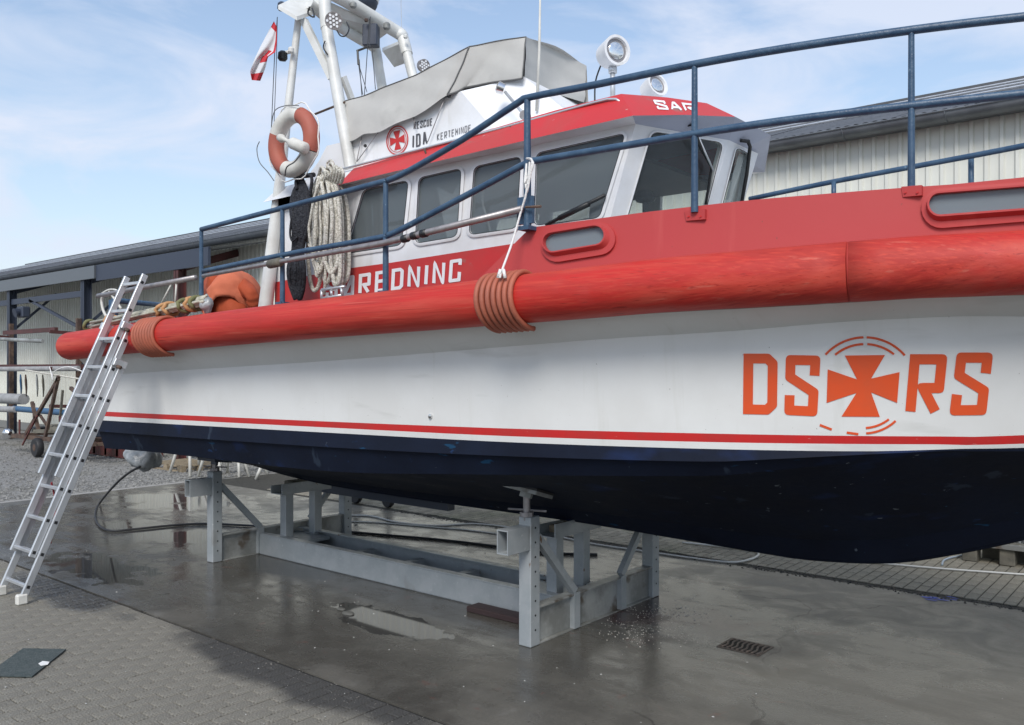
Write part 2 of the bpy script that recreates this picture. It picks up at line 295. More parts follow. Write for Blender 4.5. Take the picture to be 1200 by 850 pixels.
# ------------------------------------------------------------------ ground
def sheet(name, x0, x1, y0, y1, z, m, nx=1, ny=1):
    bm = NB(); bmesh.ops.create_grid(bm, x_segments=nx, y_segments=ny, size=.5)
    for v in bm.verts: v.co = Vector((lerp(x0, x1, v.co.x+.5), lerp(y0, y1, v.co.y+.5), z))
    o = obj(name, bm, m); tag(o, kind='structure'); return o
def ground_mat():
    m = mat('gravel_ground', (.17, .165, .155), .85, col2=(.30, .295, .28), scale=34, det=8, lo=.35, hi=.68, bump=1, bscale=40, spots=[(1.2, .5, .25, (.15, .145, .12), (1, 1, 1)), (70, .62, .05, (.5, .5, .48), (1, 1, 1)), (55, .64, .05, (.06, .06, .06), (1, 1, 1))]); return m
def concrete_mat():
    m = bpy.data.materials.new('wet_concrete'); m.use_nodes = True; t = m.node_tree; n = t.nodes; l = t.links; b = n['Principled BSDF']
    tc = n.new('ShaderNodeTexCoord')
    def noise(s, d=6, loc=(0, 0, 0), sc=(1, 1, 1), dist=0):
        mp = n.new('ShaderNodeMapping'); mp.inputs['Location'].default_value = loc; mp.inputs['Scale'].default_value = sc; l.new(tc.outputs['Object'], mp.inputs[0])
        z = n.new('ShaderNodeTexNoise'); z.inputs['Scale'].default_value = s; z.inputs['Detail'].default_value = d; z.inputs['Distortion'].default_value = dist; z.inputs['Roughness'].default_value = .6; l.new(mp.outputs[0], z.inputs['Vector']); return z.outputs['Fac']
    def rng(x, a, b_, c=0, d=1, sm=True):
        r = n.new('ShaderNodeMapRange'); r.interpolation_type = 'SMOOTHSTEP' if sm else 'LINEAR'
        for k, v in zip(('From Min', 'From Max', 'To Min', 'To Max'), (a, b_, c, d)): r.inputs[k].default_value = v
        l.new(x, r.inputs[0]); return r.outputs[0]
    def mth(op, a, b_):
        r = n.new('ShaderNodeMath'); r.operation = op; r.use_clamp = op in ('ADD',)
        for i, v in enumerate((a, b_)):
            if isinstance(v, (int, float)): r.inputs[i].default_value = v
            else: l.new(v, r.inputs[i])
        return r.outputs[0]
    def blob(x, y, rx, ry, edge=.5, wob=.5, ws=1.6):
        """wet patch: ellipse with a wandering edge, measured on the slab"""
        mp = n.new('ShaderNodeMapping'); mp.vector_type = 'POINT'; mp.inputs['Location'].default_value = (-x/rx, -y/ry, 0); mp.inputs['Scale'].default_value = (1/rx, 1/ry, 0); l.new(tc.outputs['Object'], mp.inputs[0])
        ln = n.new('ShaderNodeVectorMath'); ln.operation = 'LENGTH'; l.new(mp.outputs[0], ln.inputs[0])
        s = mth('ADD', ln.outputs['Value'], 0); s = n.new('ShaderNodeMath'); s.operation = 'ADD'; l.new(ln.outputs['Value'], s.inputs[0]); l.new(rng(noise(ws, 5, (x, y, 0)), .3, .7, -wob, wob, False), s.inputs[1])
        return rng(s.outputs[0], 1-edge, 1, 1, 0)
    big = noise(.55, 5, (3, 1, 0), dist=.6); mid = noise(2.4, 7, (0, 4, 0), dist=1.2); fine = noise(60, 4); streak = noise(1.6, 6, (1, 0, 0), (.5, 2.2, 1), 1.5)
    wet = mth('MAXIMUM', blob(-8.0, 5.4, 8.0, 3.2, .4, .4, .8), blob(-6.0, 4.3, 2.2, .6, .5, .4, 2))
    pud = blob(-4.95, 4.52, .62, .24, .12, .35, 4)
    for a in ((-5.45, 4.6, .30, .14, .12, .5, 5), (-8.6, 3.9, 1.0, .36, .25, .7, 5), (-7.1, 5.1, .8, .3, .5, .5, 3), (-12.0, 6.6, 1.3, .9, .5, .6, 1.5), (-9.5, 5.2, 1.7, .6, .6, .6, 2)):
        pud = mth('MAXIMUM', pud, blob(*a))
    cr = n.new('ShaderNodeValToRGB'); e = cr.color_ramp.elements; e[0].position = .3; e[0].color = (.088, .082, .070, 1); e[1].position = .72; e[1].color = (.165, .155, .132, 1)
    l.new(mth('ADD', mth('MULTIPLY', big, .5), mth('MULTIPLY', streak, .5)), cr.inputs[0])
    def mixc(f, a, c):
        x = n.new('ShaderNodeMix'); x.data_type = 'RGBA'
        if isinstance(f, float): x.inputs[0].default_value = f
        else: l.new(f, x.inputs[0])
        l.new(a, x.inputs[6])
        if isinstance(c, tuple): x.inputs[7].default_value = (*c, 1)
        else: l.new(c, x.inputs[7])
        return x.outputs[2]
    c = cr.outputs[0]
    c = mixc(rng(fine, .35, .7, 0, .35), c, (.07, .07, .068))
    c = mixc(rng(mid, .55, .72, 0, .45), c, (.20, .195, .175))
    c = mixc(mth('MULTIPLY', wet, .6), c, (.042, .040, .036))
    c = mixc(mth('MULTIPLY', blob(-3.4, 6.05, 1.0, .6, .8, .5, 3), .85), c, (.045, .020, .022))
    c = mixc(mth('MULTIPLY', blob(-2.75, 5.7, .8, .5, .8, .5, 2), .55), c, (.045, .046, .046))
    sp = mth('MULTIPLY', blob(-3.2, 5.7, .5, .3, .8, .5, 3), rng(noise(90, 2), .60, .66))
    c = mixc(sp, c, (.42, .41, .38))
    c = mixc(mth('MULTIPLY', rng(noise(2.2, 4, (7, 7, 0), dist=2), .64, .70), .3), c, (.16, .06, .045))
    c = mixc(mth('MULTIPLY', pud, .6), c, (.04, .042, .042))
    vo = n.new('ShaderNodeTexVoronoi'); vo.feature = 'DISTANCE_TO_EDGE'; vo.inputs['Scale'].default_value = .33; mpv = n.new('ShaderNodeMapping'); l.new(tc.outputs['Object'], mpv.inputs[0])
    wv = n.new('ShaderNodeTexNoise'); wv.inputs['Scale'].default_value = 1.3; wv.inputs['Detail'].default_value = 6; l.new(tc.outputs['Object'], wv.inputs['Vector'])
    va = n.new('ShaderNodeVectorMath'); va.operation = 'MULTIPLY_ADD'; va.inputs[1].default_value = (.9, .9, 0); l.new(wv.outputs['Color'], va.inputs[0]); l.new(tc.outputs['Object'], va.inputs[2]); l.new(va.outputs[0], vo.inputs['Vector'])
    c = mixc(mth('MULTIPLY', rng(vo.outputs['Distance'], .0016, .0034, 1, 0), rng(noise(.5, 2, (9, 2, 0)), .5, .56, 0, .75)), c, (.03, .028, .025))
    l.new(c, b.inputs['Base Color'])
    rg = rng(mid, .3, .7, .34, .56)
    rg = mth('SUBTRACT', rg, mth('MULTIPLY', mth('MULTIPLY', wet, rng(streak, .35, .6, .55, 1)), .30))
    r2 = n.new('ShaderNodeMix'); l.new(pud, r2.inputs[0]); l.new(rg, r2.inputs[2]); r2.inputs[3].default_value = .035; l.new(r2.outputs[0], b.inputs['Roughness'])
    u = n.new('ShaderNodeBump'); u.inputs['Distance'].default_value = .012
    st = mth('MULTIPLY', mth('SUBTRACT', 1.0, mth('MAXIMUM', pud, mth('MULTIPLY', wet, .6))), .28); l.new(st, u.inputs['Strength'])
    l.new(mth('ADD', mth('MULTIPLY', fine, .6), mth('MULTIPLY', noise(9, 6), .6)), u.inputs['Height']); l.new(u.outputs[0], b.inputs['Normal'])
    return m
M['ground'] = ground_mat(); M['concrete'] = concrete_mat()
M['jointsand'] = mat('joint_sand', (.022, .021, .018), .9, col2=(.045, .042, .034), scale=20)
def brick_mat(name, a, b_, moss, wetx):
    m = mat(name, a, .8, col2=b_, scale=1.1, lo=.35, hi=.65, bump=.7, bscale=70, spots=[(1.4, .55, .2, moss, (1, 1, 1)), (60, .62, .08, tuple(x*1.9 for x in b_), (1, 1, 1)), (80, .66, .04, (.03, .03, .03), (1, 1, 1))])
    t = m.node_tree; n = t.nodes; l = t.links; b = n['Principled BSDF']; src = b.inputs['Base Color'].links[0].from_socket
    oi = n.new('ShaderNodeNewGeometry'); r = n.new('ShaderNodeMapRange'); r.inputs['To Min'].default_value = .8; r.inputs['To Max'].default_value = 1.18; l.new(oi.outputs['Random Per Island'], r.inputs[0])
    vm = n.new('ShaderNodeVectorMath'); vm.operation = 'SCALE'; l.new(src, vm.inputs[0]); l.new(r.outputs[0], vm.inputs['Scale']); l.new(vm.outputs[0], b.inputs['Base Color'])
    if wetx:   # damp strip along the slab joint
        tc = n.new('ShaderNodeTexCoord'); 
        for (x, y, rx, ry) in ((-4.6, 3.38, 1.7, .34), (-7.9, 3.3, 1.3, .30)):
            prev = b.inputs['Base Color'].links[0].from_socket
            mp = n.new('ShaderNodeMapping'); mp.inputs['Location'].default_value = (-x/rx, -y/ry, 0); mp.inputs['Scale'].default_value = (1/rx, 1/ry, 0)
            ge = n.new('ShaderNodeNewGeometry'); l.new(ge.outputs['Position'], mp.inputs[0]); ln = n.new('ShaderNodeVectorMath'); ln.operation = 'LENGTH'; l.new(mp.outputs[0], ln.inputs[0])
            z = n.new('ShaderNodeTexNoise'); z.inputs['Scale'].default_value = 2.5; l.new(ge.outputs['Position'], z.inputs['Vector']); aa = n.new('ShaderNodeMath'); aa.operation = 'ADD'; l.new(ln.outputs['Value'], aa.inputs[0])
            q = n.new('ShaderNodeMapRange'); q.inputs['To Min'].default_value = -.45; q.inputs['To Max'].default_value = .45; l.new(z.outputs['Fac'], q.inputs[0]); l.new(q.outputs[0], aa.inputs[1])
            f = n.new('ShaderNodeMapRange'); f.interpolation_type = 'SMOOTHSTEP'; f.inputs['From Min'].default_value = .55; f.inputs['From Max'].default_value = 1; f.inputs['To Min'].default_value = .85; f.inputs['To Max'].default_value = 0; l.new(aa.outputs[0], f.inputs[0])
            x2 = n.new('ShaderNodeMix'); x2.data_type = 'RGBA'; l.new(f.outputs[0], x2.inputs[0]); l.new(prev, x2.inputs[6]); x2.inputs[7].default_value = (.03, .03, .031, 1); l.new(x2.outputs[2], b.inputs['Base Color'])
            if x < -6:
                rr = n.new('ShaderNodeMapRange'); rr.inputs['To Min'].default_value = .8; rr.inputs['To Max'].default_value = .1; rr.inputs['From Max'].default_value = .62; l.new(f.outputs[0], rr.inputs[0]); l.new(rr.outputs[0], b.inputs['Roughness'])
    return m
M['brickn'] = brick_mat('paver_grey', (.18, .17, .143), (.23, .216, .18), (.125, .12, .08), True)
M['brickf'] = brick_mat('paver_buff', (.20, .185, .145), (.27, .25, .20), (.15, .15, .10), False)
gs = sheet('gravel_yard', -320, 320, -320, 320, -.016, 'ground'); 
bm = NB(); box(bm, (-13.7, 3.45, -.014), (16, 8.05, .004)); slab = obj('concrete_slab', bm, 'concrete'); tag(slab, kind='structure')
bm = NB(); obox(bm, (-13.78, 3.4, -.002), (-13.78, 8.1, -.002), .14, .018); o = obj('slab_edging', bm, mat('edging', (.3, .29, .27), .8, bump=.3)); tag(o, kind='structure')
near = sheet('near_paving', -16, 12, -6, 3.449, -.0085, mat('joint_sand_pale', (.06, .055, .045), .9, col2=(.10, .09, .07), scale=20)); far = sheet('far_paving', -13.7, 16, 8.051, 13, -.011, 'jointsand')
GAP = [.0045]
def brick_into(bm, x, y, dx, dy, z, tilt=0):
    g = GAP[0]; h = .010; b = .007; x0 = x+g/2; x1 = x+dx-g/2; y0 = y+g/2; y1 = y+dy-g/2
    lv = [((x0, y0), (x1, y0), (x1, y1), (x0, y1), -h), ((x0, y0), (x1, y0), (x1, y1), (x0, y1), -b*.6), ((x0+b, y0+b), (x1-b, y0+b), (x1-b, y1-b), (x0+b, y1-b), 0)]
    R = [[bm.verts.new((q[0], q[1], z+l[4]+tilt*(q[0]-x)*.3)) for q in l[:4]] for l in lv]
    for A, B in zip(R, R[1:]):
        for i in range(4): bm.faces.new((A[i], A[(i+1) % 4], B[(i+1) % 4], B[i]))
    bm.faces.new(R[-1])
bm = NB(); box(bm, (-13.7, 3.4, -.0100), (12, 3.4499, -.0075)); o = obj('slab_joint', bm, mat('joint_dark', (.008, .008, .007), .9)); tag(o, kind='structure')
meshes = {}
def paving(parent, x0, x1, y0, y1, m, lim, keep):
    cells = []; nx = int((x1-x0)/.1)
    for i in range(nx):
        x = x0+i*.1; y = y1-.1*(i % 2)-.2
        if i % 2: cells.append((x, y1-.1, .1, .1))
        while y > y0-.005: cells.append((x, y, .1, .2)); y -= .2
        if y > y0-.11: cells.append((x, y+.1, .1, .1))
    sc = []
    for c in cells:
        px, py, f = proj((c[0]+.05, c[1]+.1, 0))
        if f > .3 and -260 < px < 1460 and py < 1150: sc.append(((c[3]/f if (0 < px < 1200 and py < 850 and keep(px, py)) else -f), c))
    sc.sort(key=lambda s: -s[0])
    GAP[0] = .0045 if m == 'brickn' else .0085
    me = {}
    for L_ in (.1, .2):
        bm = NB(); brick_into(bm, -.05, -L_/2, .1, L_, 0); mm = bpy.data.meshes.new('brick'); bm.to_mesh(mm); bm.free(); mm.materials.append(M[m]); me[L_] = mm
    bm = NB()
    for k, (s, c) in enumerate(sc):
        z = random.uniform(-.0008, .0022)
        if k < lim and s > 0:
            o = link('brick', me[c[3]], parent); o.location = (c[0]+.05, c[1]+c[3]/2, z); o.rotation_euler = (random.uniform(-.006, .006), random.uniform(-.012, .012), random.uniform(-.008, .008))
        else: brick_into(bm, c[0], c[1], c[2], c[3], z, random.uniform(-.03, .03))
    o = obj('bricks', bm, m, parent); tag(o, kind='stuff')
def nearkeep(px, py): return True
paving(near, -14, 2, -.2, 3.435, 'brickn', 300, nearkeep)
paving(far, -12, 6, 8.15, 10.9, 'brickf', 300, lambda px, py: px > 900 and py > 640)
# dirt, chips and pebbles
def stones(name, fn, n, r0, r1, m, kindlabel):
    vs_ = []; fs = []
    base = [(1, 0, 0), (-1, 0, 0), (0, 1, 0), (0, -1, 0), (0, 0, 1), (0, 0, -.4)]; tr = [(0, 2, 4), (2, 1, 4), (1, 3, 4), (3, 0, 4), (2, 0, 5), (1, 2, 5), (3, 1, 5), (0, 3, 5)]
    for _ in range(n):
        x, y, z = fn(); r = random.uniform(r0, r1); a = random.uniform(0, 6.3); s = [random.uniform(.6, 1.3) for _ in range(3)]; k = len(vs_)
        for p in base:
            q = (p[0]*s[0], p[1]*s[1], p[2]*s[2]*.7); vs_.append((x+r*(q[0]*math.cos(a)-q[1]*math.sin(a)), y+r*(q[0]*math.sin(a)+q[1]*math.cos(a)), z+r*q[2]))
        fs += [(k+a_, k+b_, k+c_) for a_, b_, c_ in tr]
    me = bpy.data.meshes.new(name); me.from_pydata(vs_, [], fs); me.materials.append(m); o = link(name, me); tag(o, kindlabel, None, kind='stuff'); return o
rnd = random.uniform
stones('loose_gravel', lambda: (lambda u: (-13.9-11*u*u, rnd(2.5, 10.5), -.010))(rnd(0, 1)), 9000, .012, .035, mat('gravel_stones', (.26, .255, .24), .85, col2=(.13, .13, .125), scale=15, lo=.45, hi=.55), 'loose grey gravel at the stern end of the slab')
def jp():
    return (rnd(-12, -1.5), 3.40+random.gauss(0, .03), 0)
stones('joint_grit', jp, 500, .002, .008, mat('grit', (.17, .16, .14), .9, col2=(.05, .05, .045), scale=30, lo=.48, hi=.52), 'grit along the near slab joint')
stones('edge_debris', lambda: (rnd(-9, 3), 8.06+random.gauss(0, .035), .004), 1500, .004, .016, mat('debris', (.03, .03, .028), .9, col2=(.14, .13, .1), scale=12, lo=.5, hi=.6), 'dark debris along the far slab edge')
stones('paint_chips', lambda: (rnd(-10, 0), rnd(1.4, 7.8), .005), 260, .003, .009, mat('chips', (.4, .4, .38), .7), 'small pale paint chips on the ground')
stones('paint_dust', lambda: (lambda p: (p.x+random.gauss(0, .16), p.y+random.gauss(0, .10), .005))(G(*random.choice(((745, 735), (740, 745), (770, 722), (790, 716))), 0)), 420, .002, .007, mat('dust', (.5, .48, .44), .8), 'pale paint flakes scattered on the slab right of the cradle')
stones('sand_grains', lambda: (rnd(-9, -1), rnd(.9, 3.35), .001), 5000, .0012, .004, mat('sandgrain', (.2, .19, .165), .9, col2=(.32, .31, .28), scale=40, lo=.45, hi=.55), 'grit scattered on the near pavers')

# ------------------------------------------------------------------ boat hall
YW = 11.0
hall = thing('boat_hall', (-6, YW, 0), 'long boat hall with pale ribbed metal cladding, dark roof and zinc gutter behind the lifeboat', 'building')
bm = NB(); pit = .155; W_ = pit*6; prof = [(0, 0), (.09, 0), (.105, -.028), (.140, -.028), (.155, 0)]
A = []
for k in range(6):
    for (x, y) in prof[:-1]: A.append((k*pit+x, y))
A.append((W_, 0))
for (x0, y0), (x1, y1) in zip(A, A[1:]): bm.faces.new([bm.verts.new(p) for p in ((x0, y0, 0), (x1, y1, 0), (x1, y1, 4.95), (x0, y0, 4.95))])
bmesh.ops.remove_doubles(bm, verts=bm.verts, dist=.0005)
pm = bpy.data.meshes.new('wall_panel'); bm.to_mesh(pm); bm.free(); pm.materials.append(M['wallpanel'])
x = -42
while x < 16:
    o = link('wall_panel', pm, hall); o.location = (x, YW+random.uniform(-.002, .002), 0); x += W_-.0
bm = NB(); box(bm, (-42, YW+.15, 0), (16, YW+10.3, 4.9)); obj('inner_wall', bm, 'wallpanel', hall)
bm = NB(); obox(bm, (-42, YW-.03, .12), (16, YW-.03, .12), .06, .24); obj('plinth', bm, mat('plinth', (.2, .2, .19), .8), hall)
# roof sheets
sl_ = .318; bm = NB(); n_ = 9; RW = 1.0
for k in range(n_*4+1):
    pass
xs = [i*RW/36 for i in range(37)]
for i in range(36):
    h0 = .010 if (i % 4) in (0, 1) else 0; h1 = .010 if ((i+1) % 4) in (0, 1) else 0
    bm.faces.new([bm.verts.new(p) for p in ((xs[i], 0, h0), (xs[i+1], 0, h1), (xs[i+1], 5.3, h1+5.3*sl_), (xs[i], 5.3, h0+5.3*sl_))])
rm = bpy.data.meshes.new('roof_sheet'); bm.to_mesh(rm); bm.free(); rm.materials.append(M['roofsheet'])
x = -42
while x < 16:
    o = link('roof_sheet', rm, hall); o.location = (x, YW-.22, 4.97+random.uniform(0, .006)); x += RW
bm = NB(); polyslab(bm, [[(-42, YW+5.0, 4.93+5.2*sl_), (16, YW+5.0, 4.93+5.2*sl_), (16, YW+10.4, 4.84), (-42, YW+10.4, 4.84)]], (0, 0, .03)); obj('rear_roof', bm, 'roofsheet', hall)
bm = NB(); obox(bm, (-42, YW+5.05, 5.0+5.24*sl_), (16, YW+5.05, 5.0+5.24*sl_), .4, .05); obj('ridge_cap', bm, 'roofsheet', hall)
bm = NB()
for zz in (1.2, 2.5, 3.9):   # light lines on the roof: snow guards
    tube(bm, [(-42, YW-.2+zz, 5.05+zz*sl_), (16, YW-.2+zz, 5.05+zz*sl_)], .018, 6)
obj('snow_guard', bm, 'alu', hall)
bm = NB(); hg = 4.915
pr = [(-.11*math.cos(a), -.10*math.sin(a)) for a in [PI*k/10 for k in range(11)]]
R0 = [bm.verts.new((-42, YW-.26+p[0], hg+p[1])) for p in pr]; R1 = [bm.verts.new((16, YW-.26+p[0], hg+p[1])) for p in pr]
for i in range(10): bm.faces.new((R0[i], R0[i+1], R1[i+1], R1[i]))
tube(bm, [(-42, YW-.375, hg+.005), (16, YW-.375, hg+.005)], .012, 6)
obj('gutter', bm, 'gutter', hall, True, 40)
bm = NB(); box(bm, (-42, YW-.20, 4.83), (16, YW-.14, 4.96)); obj('fascia', bm, mat('fascia', (.10, .11, .12), .5), hall)
bm = NB(); box(bm, (-42, YW-.14, 4.84), (16, YW-.035, 4.86)); obj('soffit', bm, 'gutter', hall)
bm = NB(); obox(bm, (-.55, YW-.26, hg), (-.53, YW-.26, hg), .235, .215); cl = obj('gutter_clip', bm, 'gutter', hall)
bpy.data.objects.remove(cl)
cbm = NB(); tube(cbm, [(0, YW-.26+p[0]*1.04, hg+p[1]*1.05) for p in pr], .008, 5); cl = obj('gutter_clip', cbm, 'gutter', hall)
for k in range(30):
    if k == 0: cl.location.x = -30; continue
    c = cl.copy(); C.objects.link(c); c.location.x = -30+k*1.15
# canopy
YO = 9.6; xe = P(250, 300, YO).x; zo = 4.24; zw = 4.72
can = thing('lean_to_canopy', (xe, YO, 0), 'grey lean-to canopy on dark steel posts along the left end of the hall', 'canopy')
bm = NB(); x = -40
k = 0
while x < xe-.01:
    h0 = .0 if k % 2 else .022; h1 = .022 if k % 2 else 0
    A_ = [(x, YO-.1, zo+.18+h0), (x+.09, YO-.1, zo+.18+h1), (x+.09, YW-.05, zw+h1), (x, YW-.05, zw+h0)]
    bm.faces.new([bm.verts.new(p) for p in A_]); x += .09; k += 1
obj('canopy_roof', bm, 'canopy', can)
bm = NB(); xm = P(118, 320, YO).x; box(bm, (-40, YO-.16, zo-.1), (xm, YO-.11, zo+.21)); obj('canopy_gutter', bm, mat('lightgutter', (.15, .165, .18), .45, .4), can)
bm = NB(); box(bm, (xm+.02, YO-.12, zo-.16), (xe, YO-.06, zo+.22)); obj('edge_beam', bm, 'steelblue', can)
for cpx, mm in ((14, 'steelblue'), (101, 'steelblue'), (211, 'steelred')):
    X = P(cpx, 400, YO).x; bm = NB(); box(bm, (X-.01, YO-.10, 0), (X+.01, YO+.10, zo)); box(bm, (X-.09, YO-.10, 0), (X+.09, YO-.085, zo)); box(bm, (X-.09, YO+.085, 0), (X+.09, YO+.10, zo)); obj('post', bm, mm, can)
    bm = NB(); obox(bm, (X, YO, zo-.12), (X, YW, zw-.12), .09, .16); obj('rafter', bm, mm, can)
    bm = NB(); obox(bm, (X, YO, 3.0), (X, YO+1.2, zo-.1), .06, .06); obj('brace', bm, mm, can)
bm = NB(); box(bm, (-40, YO-.05, 3.75), (P(97, 355, YO).x, YO+.03, 3.90)); obj('cross_beam', bm, 'steelblue', can)
bm = NB(); obox(bm, P(35, 352, YO-.02), P(97, 386, YO-.02), .06, .07); obj('brace', bm, 'steelblue', can)
# mast rack with spars
XR0, XR1 = -31.0, P(118, 430, 9.2).x
rack = thing('mast_rack', ((XR0+XR1)/2, 9.4, 0), 'steel mast rack under the canopy with three levels of arms', 'rack')
for cpx in (14, 93):
    X = P(cpx, 430, 9.45).x; bm = NB(); box(bm, (X-.05, 9.38, 0), (X+.05, 9.48, 3.2)); obj('post', bm, 'rust', rack)
    for z in (2.82, 1.93, 1.02):
        bm = NB(); obox(bm, (X, 9.4, z), (X, 8.75, z+.03), .06, .08); obj('arm', bm, 'steelred', rack)
for z in (2.86, 1.95):
    bm = NB(); box(bm, (-31 if z < 2 else P(5, 390, 9.0).x, 8.96, z), (P(66 if z > 2 else 97, 430, 9.0).x, 9.04, z+.11)); obj('rail', bm, 'steelred', rack)
def spar(name, p0, p1, r, m, label, cat, flat=.8):
    bm = NB(); tube(bm, [p0, p0.lerp(p1, .5), p1], r, 10, flat=flat); o = obj(name, bm, m, None, True, 50); tag(o, label, cat); return o
spar('mast', P(-30, 396, 8.85), P(50, 400, 8.85), .05, 'galvdirty', 'grey aluminium mast lying on the top arms of the rack', 'mast')
spar('mast', P(-40, 433, 8.85), P(92, 432, 8.85), .065, 'greyroll', 'long silver mast on the middle arms of the rack', 'mast')
spar('mast', P(30, 434, 8.7), P(104, 446, 8.7), .02, 'ropew', 'thin pale pole with a rope tied round, beside the long mast', 'pole')
spar('boom', P(-30, 466, 8.75), P(28, 468, 8.75), .14, 'greyroll', 'rolled grey sail cover on a boom, lowest level of the rack', 'boom', 1)
spar('boom', P(-30, 479, 8.55), P(18, 480, 8.55), .08, 'greyroll', 'white alloy tube lying below the grey roll', 'tube')
spar('tube', P(16, 479, 8.6), P(78, 484, 8.6), .075, 'blue', 'blue tube lying beside the grey roll on the rack', 'tube', .8)
bm = NB(); tube(bm, smooth([P(58, 430, 8.7), P(60, 437, 8.6), P(62, 446, 8.6), P(63, 436, 8.7), P(80, 430, 8.7), P(100, 437, 8.7)], 5), .012, 6); o = obj('rope', bm, 'ropec', None, True); tag(o, 'white rope looped round the spars of the rack', 'rope')
for i, (px, mm, lab) in enumerate(((24, 'blue', 'blue rag hanging from the middle arm of the rack'), (30, 'rust', 'brown rag hanging beside the blue one'), (43, 'galvdirty', 'grey hanging sling under the middle rail'), (50, 'woodg', 'dark bundle hanging under the middle rail'))):
    bm = NB(); p = P(px, 439, 8.8); 
    tube(bm, [p, p+Vector((.02, 0, -.15)), p+Vector((0, .02, -.35)), p+Vector((.04, 0, -.55))], [.03, .06, .05, .02], 7, flat=.35); o = obj('hanging_bag', bm, mm, None, True); tag(o, lab, 'rag')
bm = NB(); p = P(27, 366, 9.5); box(bm, p+Vector((-.2, -.1, -.15)), p+Vector((.2, .12, .15)), bev=.03); lathe(bm, p+Vector((.0, -.1, 0)), (0, -1, -.3), [(0, .1), (.12, .13)], 12)
fl = obj('floodlight', bm, 'steelblue'); tag(fl, 'dark floodlight under the canopy between the two left posts', 'floodlight')

# boat trailer (left background)
tz = Vector((-20.3, 8.0, 0)); tr = thing('boat_trailer', tz, 'rusty boat trailer with small wheel and upright guides in front of the rack', 'trailer')
bm = NB()
for dy in (-.0, 1.1): obox(bm, tz+Vector((-1.6, dy, .38)), tz+Vector((2.6, dy, .42)), .07, .09)
for dx in (-1.4, 0.2, 1.5, 2.5): obox(bm, tz+Vector((dx, 0, .40)), tz+Vector((dx, 1.1, .40)), .06, .07)
obj('frame', bm, 'rust', tr)
for a, b_ in (((-.9, 0, .4), (.9, 0, 1.75)), ((.9, 0, 1.8), (.2, 0, .4)), ((1.7, 0, .4), (2.2, 0, 1.5)), ((1.2, 1.1, .4), (1.9, 1.1, 1.6)), ((-.1, 0, .5), (-.5, 0, 1.2)), ((1.5, 0, 1.55), (2.4, 0, 1.25))):
    bm = NB(); obox(bm, tz+Vector(a), tz+Vector(b_), .06, .07); obj('guide', bm, 'rust', tr)
for dx, dy in ((.1, -.12), (.1, 1.22)):
    bm = NB(); c = tz+Vector((dx, dy, .21)); lathe(bm, c+Vector((0, -.07, 0)), (0, 1, 0), [(0, .12), (.0, .19), (.03, .21), (.11, .21), (.14, .19), (.14, .12)], 20); wv = obj('wheel', bm, 'rubber', tr, True, 35)
    bm = NB(); lathe(bm, c+Vector((0, -.08, 0)), (0, 1, 0), [(0, .05), (.02, .11), (.15, .11), (.16, .05)], 16); obj('rim', bm, 'rust', wv)
bm = NB(); lathe(bm, tz+Vector((-1.75, 0, .42)), (-1, 0, .0), [(0, .05), (.05, .11), (.16, .12), (.22, .05)], 12); obj('winch_drum', bm, 'chrome', tr, True, 40)
bm = NB(); lathe(bm, tz+Vector((-1.2, -.0, .42)), (0, 0, 1), [(0, .02), (.35, .025)], 8); obox(bm, tz+Vector((-.9, -.05, .2)), tz+Vector((-.1, -.05, .9)), .03, .03); obj('jockey_post', bm, 'redpaint', tr)
for i in range(12):
    a = Vector((-1.0+i*.33+random.uniform(-.1, .1), random.uniform(-.05, .9), random.uniform(.4, .8))); b_ = a+Vector((random.uniform(-.6, .7), random.uniform(-.1, .1), random.uniform(.1, .9)))
    bm = NB(); obox(bm, tz+a, tz+b_, .045, .05); obj('strut', bm, ('rust', 'steelred', 'woodg', 'galvdirty')[i % 4], tr)
for i in range(4):
    bm = NB(); c_ = tz+Vector((-.6+i*.75, .3, .50)); box(bm, c_+Vector((-.2, -.2, 0)), c_+Vector((.25, .25, .12+.08*(i % 3))), bev=.02); obj('chock', bm, ('black', 'woodg', 'rust', 'steelblue')[i], tr)
for i in range(3):
    bm = NB(); obox(bm, tz+Vector((-.2+i*.9, -.05, .55+i*.1)), tz+Vector((.9+i*.9, .2, .6+i*.1)), .1, .08); obj('bunk', bm, 'woodg', tr)
bm = NB(); a = P(120, 533, 9.0)
o = thing('steel_ballast', (a.x, 9, 0), 'red painted steel frame lying on the gravel behind the ladder', 'steel frame')
for dx, dy, hh in ((0, 0, .25), (.0, .6, .25)): box(bm, (a.x-1.0, 9+dy-.05, 0), (a.x+1.5, 9+dy+.05, hh))
for k in range(5): box(bm, (a.x-.9+k*.55, 8.95, .02), (a.x-.8+k*.55, 9.65, .3))
obj('frame', bm, 'redpaint', o)
for k in range(3):
    bm = NB(); box(bm, (a.x-.7+k*.7, 9.1, .3), (a.x-.4+k*.7, 9.5, .5+.07*k), bev=.02); obj('block', bm, 'redpaint', o)

